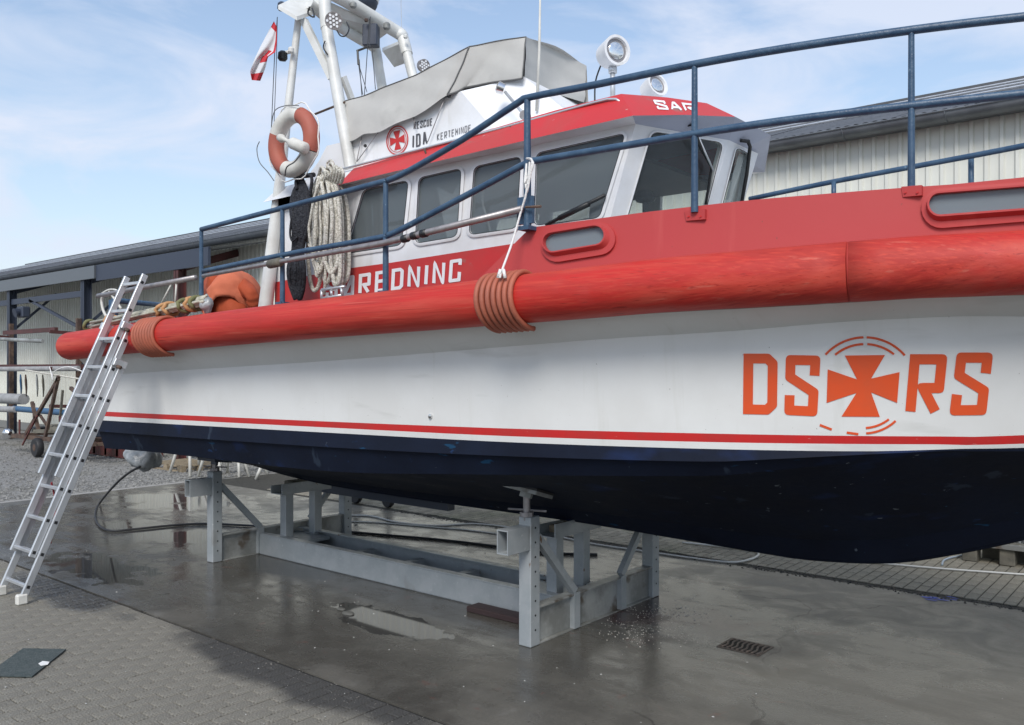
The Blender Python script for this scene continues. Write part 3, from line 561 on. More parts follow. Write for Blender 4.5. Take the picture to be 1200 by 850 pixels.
# ------------------------------------------------------------------ the lifeboat
YC = 5.58; XS = -9.14; XC = -.95
def taper(X, tip, e=2.6, x0=-3.8): return 1 if X <= x0 else max(0, 1-((X-x0)/(tip-x0))**e)
boat = thing('rescue_boat', (-4.5, YC, .7), 'red and white rescue boat with navy bottom standing on a steel cradle', 'boat')
def zpix(pts, X, Y):
    px, py, f = proj((X, Y, 2)); return 2+(HZ-interp(pts, px))*f/FOC
def line(b0, tip, ztip, pts, n=70, exp=2.6, XS_=None):
    out = []; xs0 = XS if XS_ is None else XS_; pts = [(p.x, p.y) for p in smooth([Vector((a, b_, 0)) for a, b_ in pts], 6)]
    for i in range(n+1):
        u = i/n; X = xs0+(tip-xs0)*(1-(1-u)**1.15); Y = YC-b0*taper(X, tip, exp)
        if X <= XC: z = zpix(pts, X, Y); zl = z
        else:
            t = (X-XC)/(tip-XC); z = lerp(zl, ztip, t**1.2)
        out.append(Vector((X, Y, z)))
    return out
FT = [(65, 395), (80, 391), (100, 387), (150, 381), (200, 375), (245, 368), (320, 358.5), (440, 345), (500, 337.5), (620, 323), (740, 307.5), (780, 301), (977, 283), (1200, 267)]
FB = [(65, 421), (92, 421.5), (150, 413), (200, 410), (262, 405), (300, 402), (420, 391), (500, 386), (660, 374), (780, 367.6), (977, 357), (1200, 343)]
FM = [(x, (interp(FT, x)+interp(FB, x))/2) for x in (65, 80, 100, 150, 200, 260, 320, 400, 500, 600, 700, 780, 900, 977, 1080, 1200)]
l_top = line(1.62, 1.35, 2.45, [(x, y+2) for x, y in FM])
l_kn0 = line(1.61, 1.3, 2.32, [(x, y-1) for x, y in FB])
l_kn1 = line(1.44, 1.05, 2.16, [(80, 443), (150, 438), (262, 431), (420, 420.5), (700, 398), (860, 388), (1010, 376), (1200, 368)])
l_rt = line(1.415, .62, 1.80, [(100, 481), (133, 483), (380, 494), (600, 502.5), (820, 508), (1000, 511), (1200, 512)])
l_rb = line(1.41, .58, 1.74, [(100, 486.5), (133, 488.5), (380, 501), (600, 511.5), (820, 518), (1000, 520.5), (1200, 521)])
l_wb = line(1.405, .56, 1.71, [(100, 491.5), (133, 493.5), (380, 507), (600, 518.5), (820, 526), (1000, 529), (1100, 527), (1200, 523.5)])
l_c1 = line(1.425, .50, 1.64, [(100, 504), (133, 507), (380, 524), (600, 535), (820, 541), (900, 538.5), (1010, 533), (1100, 529), (1200, 526)])
l_c1b = [p+Vector((0, .025*taper(p.x, .5), -.004)) for p in l_c1]
l_ch = line(1.34, .45, 1.56, [(100, 524), (190, 531), (380, 552), (540, 556), (820, 558), (900, 552), (1010, 542), (1130, 531), (1200, 528)])
KZ0 = [(-9, .98), (-8, .86), (-7, .80), (-5.75, .785), (-4, .785), (-3, .765), (-2.4, .75), (-2.06, .75), (-1.58, .80), (-1.2, .91), (-.85, 1.04), (-.3, 1.27), (.3, 1.48), (.42, 1.54)]
KZ = [(p.x, p.y) for p in smooth([Vector((a, b_, 0)) for a, b_ in KZ0], 8)]
l_k = []; l_m = []; l_m2 = []
for i, p in enumerate(l_ch):
    X = min(p.x, .42); z = interp(KZ, X); l_k.append(Vector((X, YC-.05*taper(X, .42), z)))
    l_m.append(Vector((lerp(p.x, X, .5), lerp(p.y, YC, .45), lerp(p.z, z, .36))))
    l_m2.append(Vector((X, lerp(p.y, YC, .85), lerp(p.z, z, .78))))
strips = [(l_top, l_kn0, 0), (l_kn0, l_kn1, 0), (l_kn1, l_rt, 0), (l_rt, l_rb, 1), (l_rb, l_wb, 0), (l_wb, l_c1, 2), (l_c1, l_c1b, 2), (l_c1b, l_ch, 2), (l_ch, l_m, 2), (l_m, l_m2, 2), (l_m2, l_k, 2)]
def mir(p): return Vector((p.x, 2*YC-p.y, p.z))
bm = NB()
def rowgrid(bm, A, B, mi, flip=False):
    a = [bm.verts.new(p) for p in A]; b = [bm.verts.new(p) for p in B]
    for i in range(len(a)-1):
        q = (a[i], b[i], b[i+1], a[i+1]); bm.faces.new(q[::-1] if flip else q).material_index = mi
for A, B, mi in strips:
    # split tall strips for smoother curvature
    rowgrid(bm, A, B, mi); rowgrid(bm, [mir(p) for p in A], [mir(p) for p in B], mi, True)
order = [l_top, l_kn0, l_kn1, l_rt, l_rb, l_wb, l_c1, l_c1b, l_ch, l_m, l_m2, l_k]; mis = [s[2] for s in strips]
for k in range(len(order)-1):    # transom
    a, b_ = order[k][0], order[k+1][0]; bm.faces.new([bm.verts.new(p) for p in (a, mir(a), mir(b_), b_)]).material_index = mis[k]
rowgrid(bm, l_k, [mir(p) for p in l_k], 2)
bmesh.ops.remove_doubles(bm, verts=bm.verts, dist=.0006)
BVH_H = None
hb = bm.copy(); BVH_H = BVHTree.FromBMesh(hb)
hull = obj('hull', bm, ['white', 'redstripe', 'navy'], boat, True, 9)
# keel bar
bm = NB(); kk = [p for p in l_k if p.x < .3]
for A_, B_ in zip(kk, kk[1:]):
    pass
tube(bm, [p+Vector((0, .05, .004)) for p in kk[2:]], .03, 8); obj('keel', bm, 'navy', boat, True)
# deck
bm = NB(); dl = [Vector((p.x, p.y, p.z+.02)) for p in l_top if p.x < -3.7]; rowgrid(bm, dl, [mir(p) for p in dl], 0); obj('aft_deck', bm, mat('deck_grey', (.22, .22, .22), .8, bump=.3, bscale=80), boat)
# fender tube (two lengths meeting at a seam)
fl_ = line(1.69, 1.45, 2.5, FM)
SEAMX = P(978, 320, 3.78).x
def fender(side):
    pts = [p if side == 0 else mir(p) for p in fl_]
    a = [p for p in pts if p.x < SEAMX]; b_ = [p for p in pts if p.x >= SEAMX]
    R = .143
    def ln(p):
        px, py, f = proj((p.x, p.y if side == 0 else 2*YC-p.y, p.z)); return R
    e0 = a[0]; cap = [e0+Vector((-R*.75*math.cos(t), 0, 0)) for t in [i*PI/2/6 for i in range(6)]]; cr_ = [R*math.sin(t) if i else .004 for i, t in enumerate([i*PI/2/6 for i in range(6)])]
    bm = NB(); tube(bm, cap+a, cr_+[R]*len(a), 28); obj('fender_tube', bm, 'fender', boat, True)
    j = a[-1].lerp(b_[0], .05)
    bm = NB(); tube(bm, [j]+b_, [R*.997]+[R*1.0]*len(b_), 28); obj('fender_tube', bm, 'fender', boat, True)
    bm = NB(); tube(bm, [a[-1], a[-1].lerp(b_[0], .08)], R*.985, 28); obj('fender_seam', bm, 'fseam', boat, True)
fender(0); fender(1)
# stern cross fender
bm = NB(); e = fl_[0]; tube(bm, smooth([e+Vector((.02, .1, 0)), Vector((XS-.05, 4.4, e.z)), Vector((XS-.05, YC, e.z)), Vector((XS-.05, 2*YC-4.4, e.z)), mir(e)+Vector((.02, -.1, 0))], 5), .12, 16); obj('stern_fender', bm, 'fender', boat, True)
bm = NB(); pts = [p for p in l_kn0 if p.x < 1]; tube(bm, [p+Vector((0, -.012, .012)) for p in pts], .014, 6); obj('fender_flange', bm, mat('flange', (.4, .36, .34), .6, col2=(.3, .12, .1), scale=9), boat, True)

# forecastle bulwark
FTOP = [(600, 281), (608, 275), (621, 267), (640, 264.5), (740, 251), (780, 246), (877, 235), (977, 226.5), (1062, 220), (1200, 210.6)]
f_b = line(1.565, 1.4, 2.58, [(x, y+14) for x, y in FT], 90, 2.6, P(540, 330, 4.0).x)
f_t = line(1.52, 1.62, 2.95, FTOP, 90, 2.6, P(621, 267, 4.06).x)
x_break = len(f_b)
bm = NB()
for sd_ in (0, 1):
    g = (lambda p: p) if sd_ == 0 else mir
    rows = [[g(b_.lerp(t_, k/6)) for b_, t_ in zip(f_b, f_t)] for k in range(7)]
    for A_, B_ in zip(rows, rows[1:]): rowgrid(bm, B_, A_, 0, sd_ == 1)
ft2 = [Vector((p.x-.02, lerp(p.y, YC, .035), p.z+.003)) for p in f_t]
rowgrid(bm, f_t, ft2, 0); rowgrid(bm, [mir(p) for p in f_t], [mir(p) for p in ft2], 0, True)
b2 = NB(); rowgrid(b2, ft2, [Vector((p.x, YC, p.z+.06)) for p in ft2], 0); rowgrid(b2, [mir(p) for p in ft2], [Vector((p.x, YC, p.z+.06)) for p in ft2], 0, True); obj('fore_deck', b2, mat('foredeck_grey', (.42, .44, .45), .75, col2=(.36, .37, .38), scale=3, bump=.3, bscale=90), boat)
bm.faces.new([bm.verts.new(p) for p in (f_b[0], f_t[0], Vector((f_t[0].x, YC, f_t[0].z+.06)), mir(f_t[0]), mir(f_b[0]))])
bmesh.ops.remove_doubles(bm, verts=bm.verts, dist=.0006)
fb_ = bm.copy(); BVH_F = BVHTree.FromBMesh(fb_)
fore = obj('forecastle', bm, 'forered', boat, True, 25)
class Surf:
    def __init__(s, bvh): s.b = bvh
    def __call__(s, px, py, off=0.0):
        r = ray(px, py).normalized(); h = s.b.ray_cast(EYE, r)
        if h[0] is None:
            return P(px, py, 4.1)
        n = h[1]; n = -n if n.dot(r) > 0 else n
        if n.z < -.3: n = Vector((n.x, n.y, 0)).normalized()
        return h[0]+n*off
SH = Surf(BVH_H); SF = Surf(BVH_F)

# ------------------------------------------------------------------ lettering in strokes
FONT = {
 'D': [[(0, 0), (.78, 0), (1, .1), (1, .9), (.78, 1), (0, 1), 'c']], 'S': [[(1, .30), (1, 0), (0, 0), (0, .34), (1, .63), (1, 1), (0, 1), (0, .70)]],
 'R': [[(0, 1), (0, 0), (1, 0), (1, .55), (.40, .55), (.94, 1)]], 'I': [[(.5, 0), (.5, 1)]], 'A': [[(0, 1), (.42, 0), (.58, 0), (1, 1)], [(.18, .66), (.82, .66)]],
 'E': [[(1, 0), (0, 0), (0, 1), (1, 1)], [(0, .48), (.85, .48)]], 'N': [[(0, 1), (0, 0), (1, 1), (1, 0)]], 'G': [[(1, .24), (1, 0), (0, 0), (0, 1), (1, 1), (1, .60)]],
 'O': [[(0, 0), (1, 0), (1, 1), (0, 1), 'c']], 'Ø': [[(0, .0), (1, 0), (1, 1), (0, 1), 'c'], [(.1, .95), (.9, .05)]], 'K': [[(0, 0), (0, 1)], [(1, 0), (.05, .5), (1, 1)]],
 'T': [[(0, 0), (1, 0)], [(.5, 0), (.5, 1)]], 'M': [[(0, 1), (0, 0), (.5, .6), (1, 0), (1, 1)]], 'C': [[(1, .25), (1, 0), (0, 0), (0, 1), (1, 1), (1, .75)]], 'U': [[(0, 0), (0, 1), (1, 1), (1, 0)]]}
def flush(bm, polys, mf, off, mi=0):
    vs_ = []; fs_ = []
    for p in polys:
        a = sum(p[i].x*p[(i+1) % len(p)].y-p[(i+1) % len(p)].x*p[i].y for i in range(len(p)))
        if abs(a) < 1e-4: continue
        p = p if a > 0 else p[::-1]; fs_.append(list(range(len(vs_), len(vs_)+len(p)))); vs_ += [Vector((q.x, q.y)) for q in p]
    ov, _, of, _, _, src = delaunay_2d_cdt(vs_, [], fs_, 1, 1e-4)
    V_ = [bm.verts.new(mf(v.x, v.y, off)) for v in ov]
    for f, sf in zip(of, src):
        if not sf: continue      # the open middle of a letter
        try: bm.faces.new([V_[i] for i in f]).material_index = mi
        except ValueError: pass
def strokes(bm, pts, w, mf, off, closed=False, mi=0, acc=None, sharp=()):
    """flat stroke of w pixels through pixel points with rounded outer corners, laid on the surface mf"""
    q = [Vector(p) for p in pts]; n = len(q); h = w/2; ends = []
    own = acc is None; acc = [] if own else acc
    def face(ps): acc.append([Vector(p) for p in ps])
    for i in range(n):
        a = q[i-1] if (i > 0 or closed) else None; c = q[(i+1) % n] if (i < n-1 or closed) else None; b_ = q[i]
        d0 = (b_-a).normalized() if a is not None else (c-b_).normalized(); d1 = (c-b_).normalized() if c is not None else d0
        n0 = Vector((-d0.y, d0.x)); n1 = Vector((-d1.y, d1.x)); m_ = (n0+n1); m_ = m_.normalized() if m_.length > 1e-5 else n0
        k = min(2.2, 1/max(.3, m_.dot(n0))); cr_ = d0.x*d1.y-d0.y*d1.x
        if abs(cr_) < .25: ends.append(((b_+m_*h*k, b_-m_*h*k), (b_+m_*h*k, b_-m_*h*k))); continue
        s_ = -1 if cr_ > 0 else 1       # outer side
        inn_ = b_-m_*h*k*s_; o0 = b_+n0*h*s_; o1 = b_+n1*h*s_; oc = b_+m_*h*k*s_
        r_ = .62; a0 = o0.lerp(oc, 1-r_) if False else o0; pts_ = []
        for t in ((0, .25, .5, .75, 1) if i not in sharp else ()): pts_.append(o0*(1-t)**2+oc*2*t*(1-t)+o1*t*t)
        face([inn_]+(pts_ or [o0, oc, o1]))
        ends.append(((o0, inn_), (o1, inn_)) if s_ > 0 else ((inn_, o0), (inn_, o1)))
    for i in range(n if closed else n-1):
        j = (i+1) % n; sub = max(1, int((q[j]-q[i]).length/12)); (A_, B_) = ends[i][1]; (C_, D2) = ends[j][0]
        for s in range(sub):
            t0, t1 = s/sub, (s+1)/sub; face([A_.lerp(C_, t0), A_.lerp(C_, t1), B_.lerp(D2, t1), B_.lerp(D2, t0)])
    if own: flush(bm, acc, mf, off, mi)
def quadmap(Q, u, v):
    tl, tr_, br, bl = [Vector(p) for p in Q]; return tl.lerp(tr_, u).lerp(bl.lerp(br, u), v)
def word(par, m, text, Q, w, mf, off=.003, gap=.28):
    n = len(text); wd = [.35 if c == 'I' else 1 for c in text]; tot = sum(wd)+gap*(n-1); x = 0
    W0 = (Vector(Q[1])-Vector(Q[0])).length; H0 = (Vector(Q[3])-Vector(Q[0])).length; iu = w/2/W0; iv = w/2/H0
    for c, k in zip(text, wd):
        u0 = x/tot; u1 = (x+k)/tot
        bm = NB(); acc = []
        for st in FONT[c]:
            cl_ = st[-1] == 'c'; pts = st[:-1] if cl_ else st
            strokes(bm, [quadmap(Q, lerp(u0+iu, u1-iu, a), lerp(iv, 1-iv, b_)) for a, b_ in pts], w, mf, off, cl_, 0, acc, {'D': (0, 5), 'R': (1,), 'E': (1, 2), 'N': (1, 2), 'M': (1, 3)}.get(c, ()))
        flush(bm, acc, mf, off)
        obj('letter', bm, m, par, 'keep')
        x += k+gap
def zc(x, y): return (820+x/3.147, 370+y/3.147)
word(hull, 'trunk_orange', 'D', [zc(162, 140), zc(288, 140), zc(285, 366), zc(160, 363)], 11.5, SH)
word(hull, 'trunk_orange', 'S', [zc(318, 145), zc(446, 147), zc(432, 372), zc(313, 366)], 11.5, SH)
word(hull, 'trunk_orange', 'R', [zc(776, 142), zc(914, 142), zc(890, 372), zc(757, 372)], 12, SH)
word(hull, 'trunk_orange', 'S', [zc(948, 136), zc(1082, 136), zc(1056, 366), zc(920, 368)], 12, SH)
def fan(bm, pts, mf, off, mi=0, sub=5):
    # polygon laid on the surface: quad given as 4 pixel points, subdivided
    for i in range(sub):
        for j in range(sub):
            q = [quadmap(pts, a/sub, b_/sub) for a, b_ in ((i, j), (i+1, j), (i+1, j+1), (i, j+1))]
            try: bm.faces.new([bm.verts.new(mf(p.x, p.y, off)) for p in q]).material_index = mi
            except ValueError: pass
def cross(bm, c, arms, mf, off, mi=0):
    """four flared arms; arms: list of (outerA, outerB, neckB, neckA)"""
    for q in arms: fan(bm, q, mf, off, mi)
bm = NB(); ctr = zc(603, 262); nk = [zc(580, 235), zc(632, 232), zc(632, 283), zc(578, 285)]
cross(bm, ctr, [(zc(535, 147), zc(683, 145), nk[1], nk[0]), (zc(737, 208), zc(728, 322), nk[2], nk[1]), (zc(664, 373), zc(523, 372), nk[3], nk[2]), (zc(468, 322), zc(472, 198), nk[0], nk[3]), (nk[0], nk[1], nk[2], nk[3])], SH, .003)
def arc(bm, cx, cy, rx, ry, a0, a1, w, mf, fz, off=.003, n=14, mi=0):
    pts = [fz(cx+rx*math.cos(lerp(a0, a1, i/n)), cy-ry*math.sin(lerp(a0, a1, i/n))) for i in range(n+1)]
    strokes(bm, pts, w, mf, off, False, mi)
D_ = math.radians
bmesh.ops.remove_doubles(bm, verts=bm.verts, dist=.0002); obj('emblem_cross', bm, 'trunk_orange', hull, 'keep')
def arcpart(fn):
    bm = NB(); fn(bm); bmesh.ops.remove_doubles(bm, verts=bm.verts, dist=.0002); obj('emblem_arc', bm, 'trunk_orange', hull, 'keep')
for a0, a1, r_ in ((91.5, 139, 190), (40, 88, 190), (92, 131, 165), (50, 87, 165)): arcpart(lambda b_: arc(b_, 609, 266, r_+2, r_-4, D_(a0), D_(a1), 2.6, SH, zc))
arcpart(lambda b_: arc(b_, 605, 262, 172, 172, D_(-87), D_(-47), 2.6, SH, zc)); arcpart(lambda b_: arc(b_, 605, 262, 150, 152, D_(-87), D_(-52), 2.6, SH, zc))
arcpart(lambda b_: strokes(b_, [zc(443, 403), zc(487, 420)], 2.8, SH, .003)); arcpart(lambda b_: strokes(b_, [zc(542, 431), zc(585, 437)], 2.8, SH, .003))
# draught fittings on the hull side
bm = NB(); p = SH(505, 488, 0); lathe(bm, p, (0, -1, 0), [(0, .018), (.012, .016), (.014, .004)], 12); obj('drain_outlet', bm, 'chrome', hull, True, 40)

# ------------------------------------------------------------------ portholes
def pill(p0, p1, r, n=10):
    p0 = Vector(p0); p1 = Vector(p1); d = (p1-p0).normalized(); nn = Vector((-d.y, d.x)); out = []
    for i in range(n+1): a = -PI/2+PI*i/n; out.append(p1+d*math.cos(a)*r+nn*math.sin(a)*r)
    for i in range(n+1): a = PI/2+PI*i/n; out.append(p0+d*math.cos(a)*r+nn*math.sin(a)*r)
    # densify the straight runs
    res = []
    for a, b_ in zip(out, out[1:]+out[:1]):
        k = max(1, int((b_-a).length/9)); res += [a.lerp(b_, i/k) for i in range(k)]
    return res
def porthole(p0, p1, r, rt, rf, sh):
    """p0-p1 pixel centres of the pill; glass r, trim rt, flange rf"""
    hole = pill(p0, p1, r); n = len(hole)
    def off(lp, d): return grow([Vector(v) for v in lp], d)
    bm = NB()
    f3 = [v+Vector(sh)*1.6 for v in off(hole, rf-r)]; f2 = [v+Vector(sh) for v in off(hole, rt-r)]; g1 = off(hole, (rt-r)*.5)
    loops(bm, [[SF(v.x, v.y, .0) for v in f3], [SF(v.x, v.y, .016) for v in f3], [SF(v.x, v.y, .018) for v in f2], [SF(v.x, v.y, .045) for v in g1], [SF(v.x, v.y, .045) for v in hole], [SF(v.x, v.y, .006) for v in hole]])
    fr = obj('porthole', bm, 'forered', fore, True, 28)
    bm = NB(); bm.faces.new([bm.verts.new(SF(v.x, v.y, .014)) for v in hole][::-1]); bmesh.ops.triangulate(bm, faces=bm.faces); obj('pane', bm, 'port', fore)
    bm = NB(); bm.faces.new([bm.verts.new(SF(v.x, v.y, .006)) for v in hole][::-1]); bmesh.ops.triangulate(bm, faces=bm.faces); obj('blind', bm, mat('blind', (.30, .32, .34), .7), fore)
porthole((652, 285.5), (701, 277.5), 11, 14, 19, (1.5, 2)); porthole((1101, 241), (1225, 231), 12.5, 17, 23, (1, 2.5))

# ------------------------------------------------------------------ wheelhouse
YS = 4.55; WC = 5.4
def mw(p): return Vector((p[0], 2*WC-p[1], p[2]))
rk = .33
def at_z(X, Y, z, z0=3.45): return Vector((X-rk*(z0-z), Y, z))
A_top = (-2.79, YS); C_top = (-2.51, 5.27); D_top = (-2.51, 5.73)
wh = link('wheelhouse', None, boat)
side = PlY(YS)
zt, zb = 3.50, 2.2
Ct = at_z(*C_top, zt); Cb = at_z(*C_top, zb); At = at_z(*A_top, zt); Ab = at_z(*A_top, zb); Dt = at_z(*D_top, zt); Db = at_z(*D_top, zb)
def plane3(a, b_, c):
    n = (b_-a).cross(c-a).normalized(); n = -n if n.dot(EYE-a) < 0 else n; return Pl(a, n)
quart = plane3(At, Ct, Ab); front = plane3(Ct, Dt, Cb)
wins = [[(426, 223), (478, 212), (470, 287), (405, 297)], [(491, 209), (540, 198), (535, 277), (487, 285)], [(556, 196), (610, 184), (605, 267), (550, 275)], [(629, 180), (732, 157), (702, 255), (626, 264)]]
wr = [rounded(q, 7) for q in wins]
bnd = [(322, 331), (402, 315.5), (455, 308.5), (600, 286), (715, 267)]
topb = [(322, 229), (440, 202), (600, 165)]
Tpx = proj(At); Bpt = [p for p in [At.lerp(Ab, k/40) for k in range(41)] if abs(proj(p)[1]-267) < 4 or True]
bz = min([At.lerp(Ab, k/80) for k in range(81)], key=lambda p: abs(proj(p)[1]-267))
def pane(mf, lp, parent, g='glass', rec=-.012, fr=4.5, proud=.014, frm='whitep'):
    o1 = grow(lp, fr); o2 = grow(lp, fr*.55)
    bm = NB(); loops(bm, [[mf(v.x, v.y, 0) for v in o1], [mf(v.x, v.y, proud*.7) for v in o1], [mf(v.x, v.y, proud) for v in o2], [mf(v.x, v.y, proud) for v in grow(lp, .9)], [mf(v.x, v.y, -.03) for v in grow(lp, .9)]])
    obj('window_frame', bm, frm, parent, True, 30)
    bm = NB(); loops(bm, [[mf(v.x, v.y, proud-.002) for v in grow(lp, 1.0)], [mf(v.x, v.y, proud-.002) for v in lp], [mf(v.x, v.y, rec) for v in lp]]); obj('gasket', bm, 'black', parent, True, 30)
    bm = NB(); f = bm.faces.new([bm.verts.new(mf(v.x, v.y, rec+.004)) for v in lp]); bmesh.ops.triangulate(bm, faces=[f]); obj('pane', bm, g, parent)
outer = [side(*p) for p in topb]+[At]+[bz]+[side(*p) for p in bnd[::-1][1:]]
bm = NB(); polyslab(bm, [outer]+[[side(v.x, v.y) for v in lp] for lp in wr], (0, .04, 0)); obj('side_wall', bm, 'whitep', wh)
low = [side(*p) for p in bnd[:-1]]+[bz, Ab, Vector((side(322, 331).x, YS, zb))]
bm = NB(); polyslab(bm, [low], (0, .04, 0)); obj('side_band', bm, 'roofred', wh)
for lp in wr: pane(side, lp, wh)
# far side wall
def fm(p): return mw(side(*p))
bm = NB(); polyslab(bm, [[mw(p) for p in outer]]+[[mw(side(v.x, v.y)) for v in lp] for lp in wr], (0, -.04, 0)); obj('side_wall', bm, 'whitep', wh)
bm = NB(); polyslab(bm, [[mw(p) for p in low]], (0, -.04, 0)); obj('side_band', bm, 'roofred', wh)
for lp in wr:
    bm = NB(); f = bm.faces.new([bm.verts.new(mw(side(v.x, v.y, -.02))) for v in lp]); bmesh.ops.triangulate(bm, faces=[f]); obj('pane', bm, 'glassc', wh)
# front facets
w5 = rounded([(765, 155), (847, 168), (823, 262), (734, 262)], 8); w6 = rounded([(864, 174), (877.5, 181), (865, 262), (842, 262)], 4)
inn = quart.n*-.04
bm = NB(); polyslab(bm, [[At, Ct, Cb, Ab], [quart(v.x, v.y) for v in w5]], inn); obj('front_quarter', bm, 'whitep', wh)
pane(quart, w5, wh, 'glassc', fr=3)
bm = NB(); polyslab(bm, [[Ct, Dt, Db, Cb], [front(v.x, v.y) for v in w6]], front.n*-.04); obj('front_wall', bm, 'whitep', wh)
pane(front, w6, wh, 'glassc', fr=2)
bm = NB(); mq = lambda v: mw(quart(v.x, v.y)); 
polyslab(bm, [[Dt, mw(At), mw(Ab), Db], [mq(v) for v in w5]], Vector((inn.x, -inn.y, inn.z))); obj('front_quarter', bm, 'whitep', wh)
bm = NB(); f = bm.faces.new([bm.verts.new(mq(v)+Vector((-.02, 0, 0))) for v in w5]); bmesh.ops.triangulate(bm, faces=[f]); obj('pane', bm, 'glassc', wh)
# aft wall, floor and furniture inside
XA = side(322, 300).x
bm = NB(); box(bm, (XA, YS+.045, zb), (XA+.04, 2*WC-YS-.045, 3.47)); obj('aft_wall', bm, 'whitep', wh)
bm = NB(); box(bm, (XA+.05, YS+.06, zb), (-3.2, 2*WC-YS-.06, zb+.04)); box(bm, (XA+.05, YS+.06, 3.40), (-3.0, 2*WC-YS-.06, 3.43)); box(bm, (-5.2, YS+.06, zb), (-5.15, 6.0, 3.4)); box(bm, (XA+.05, 5.2, zb+.05), (-5.21, 5.25, 3.39)); obj('lining_and_sky_screen', bm, 'inner', wh)  # lengthwise panel is added to keep bright sky out of the aft windows
bm = NB(); box(bm, (-3.75, 4.75, zb), (-3.25, 6.0, 2.86), bev=.03); box(bm, (-3.65, 5.2, 2.86), (-3.55, 5.7, 3.1), bev=.02); obj('console', bm, 'inner', wh)
for y in (4.95, 5.8):
    bm = NB(); box(bm, (-4.5, y-.22, 2.55), (-4.05, y+.22, 2.68), bev=.04); box(bm, (-4.55, y-.2, 2.66), (-4.43, y+.2, 3.25), bev=.04); lathe(bm, (-4.3, y, zb), (0, 0, 1), [(0, .06), (.35, .06)], 10); obj('helm_seat', bm, 'black', wh)
bm = NB(); lathe(bm, (-3.02, 5.08, 2.7), (0, 0, 1), [(0, .02), (.42, .02), (.43, .06), (.45, .075), (.5, .05)], 12); obj('compass_lamp', bm, 'black', wh)
bm = NB(); ys = YS+.09; q = [side(502, 216), side(512, 268), side(520, 300), side(533, 275), side(533, 205), side(520, 226)]; q = [Vector((p.x, ys, p.z)) for p in q]
polyslab(bm, [q], (0, .01, 0)); obj('curtain', bm, 'paper', wh)
bm = NB(); tube(bm, smooth([side(566, 220, -.1), side(566, 240, -.12), side(571, 255, -.1), side(575, 275, -.1)], 4), .008, 6); obj('cord', bm, 'ropec', wh)
bm = NB(); tube(bm, [side(640, 264, .03), side(672, 247, .04), side(709, 229, .04)], .012, 6); tube(bm, [side(655, 256, .045), side(690, 239, .05)], .018, 6); obj('wiper', bm, 'black', wh, True)
# roof
Rb = [Vector(p) for p in ((XA-.02, 4.44, 3.465), (side(409, 200).x, 4.435, 3.475), (-4.6, 4.43, 3.49), (-3.4, 4.42, 3.505), (-2.72, 4.43, 3.515), (-2.55, 4.77, 3.565), (-2.38, 5.12, 3.60), (-2.38, 5.4, 3.60))]
Rt_ = [Vector(p) for p in ((XA-.02, 4.60, 3.615), (side(409, 200).x, 4.60, 3.64), (-4.6, 4.59, 3.67), (-3.4, 4.58, 3.715), (-2.91, 4.60, 3.727), (-2.72, 4.85, 3.727), (-2.57, 5.10, 3.72), (-2.56, 5.4, 3.72))]
Ri = [Vector((XA, YS, 3.5)), Vector((side(409, 200).x, YS, 3.5)), Vector((-4.6, YS, 3.5)), Vector((-3.4, YS, 3.5)), At, At.lerp(Ct, .5), Ct, Vector((Ct.x, 5.4, 3.5))]
def full(h): return h+[mw(p) for p in h[:-1][::-1]]
bm = NB(); rb = full(Rb); rt = full(Rt_); ri = full(Ri)
rt2 = [p+Vector((0, (WC-p.y)*.04, .012)) for p in rt]
for k in range(len(rb)-1):
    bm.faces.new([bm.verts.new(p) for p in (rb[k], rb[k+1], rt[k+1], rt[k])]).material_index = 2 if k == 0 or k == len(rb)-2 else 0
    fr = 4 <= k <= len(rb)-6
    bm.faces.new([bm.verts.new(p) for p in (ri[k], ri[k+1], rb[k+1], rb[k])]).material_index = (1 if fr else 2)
for k in range(7):
    a, b_, c, d = rt[k], rt[k+1], mw(rt[k+1]), mw(rt[k]); bm.faces.new([bm.verts.new(p) for p in (a, b_, c, d)]).material_index = 2
bmesh.ops.remove_doubles(bm, verts=bm.verts, dist=.0006)
bmesh.ops.dissolve_degenerate(bm, dist=.0005, edges=bm.edges)
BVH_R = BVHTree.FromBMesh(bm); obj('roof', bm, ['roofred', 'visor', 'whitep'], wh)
# SAR on the quarter of the visor
vf = plane3(Vector(Rb[3]), Vector(Rb[5]), Vector(Rt_[4]))
word(wh, 'textw', 'SAR', [(765, 117.5), (812, 122.5), (816, 131.5), (771, 128.5)], 2.2, Surf(BVH_R), .003, .25)
word(wh, 'textw', 'SØREDNING', [(382, 327.5), (541.5, 302.5), (539.5, 330), (381.5, 351)], 3.9, side, .004, .36)
# roof rails
hr = PlY(4.56)
bm = NB(); tube(bm, [hr(395, 200), hr(440, 188.3), hr(520, 168), hr(600, 147), hr(690, 122), hr(712, 116.5), hr(722, 116.5), hr(729, 121)], .009, 6); obj('roof_rail', bm, 'alu', wh, True)
for px, py in ((497, 174), (598, 148), (728, 120)):
    bm = NB(); tube(bm, [hr(px, py), hr(px+6, py+8)+Vector((0, -.03, 0))], .008, 6); obj('rail_bracket', bm, 'rust', wh, True)
# window wiper and mirror on the front
bm = NB(); tube(bm, [front(876.5, 166, .05), front(879, 172, .05), front(875, 205, .05), front(869, 238, .05)], .013, 6); tube(bm, [front(868, 165, .03), front(878, 166, .06)], .012, 6); obj('wiper', bm, 'black', wh, True)
bm = NB(); tube(bm, [quart(815, 163, .05), quart(834, 196, .04), quart(827, 240, .04)], .010, 6); tube(bm, [quart(806, 147, .03), quart(812, 147, .08), quart(822, 176, .06)], .012, 6); obj('wiper', bm, 'black', wh, True)
bm = NB(); tube(bm, [quart(818, 160, .07), quart(836, 200, .06)], .007, 6); obj('wiper_rod', bm, 'alu', wh, True)
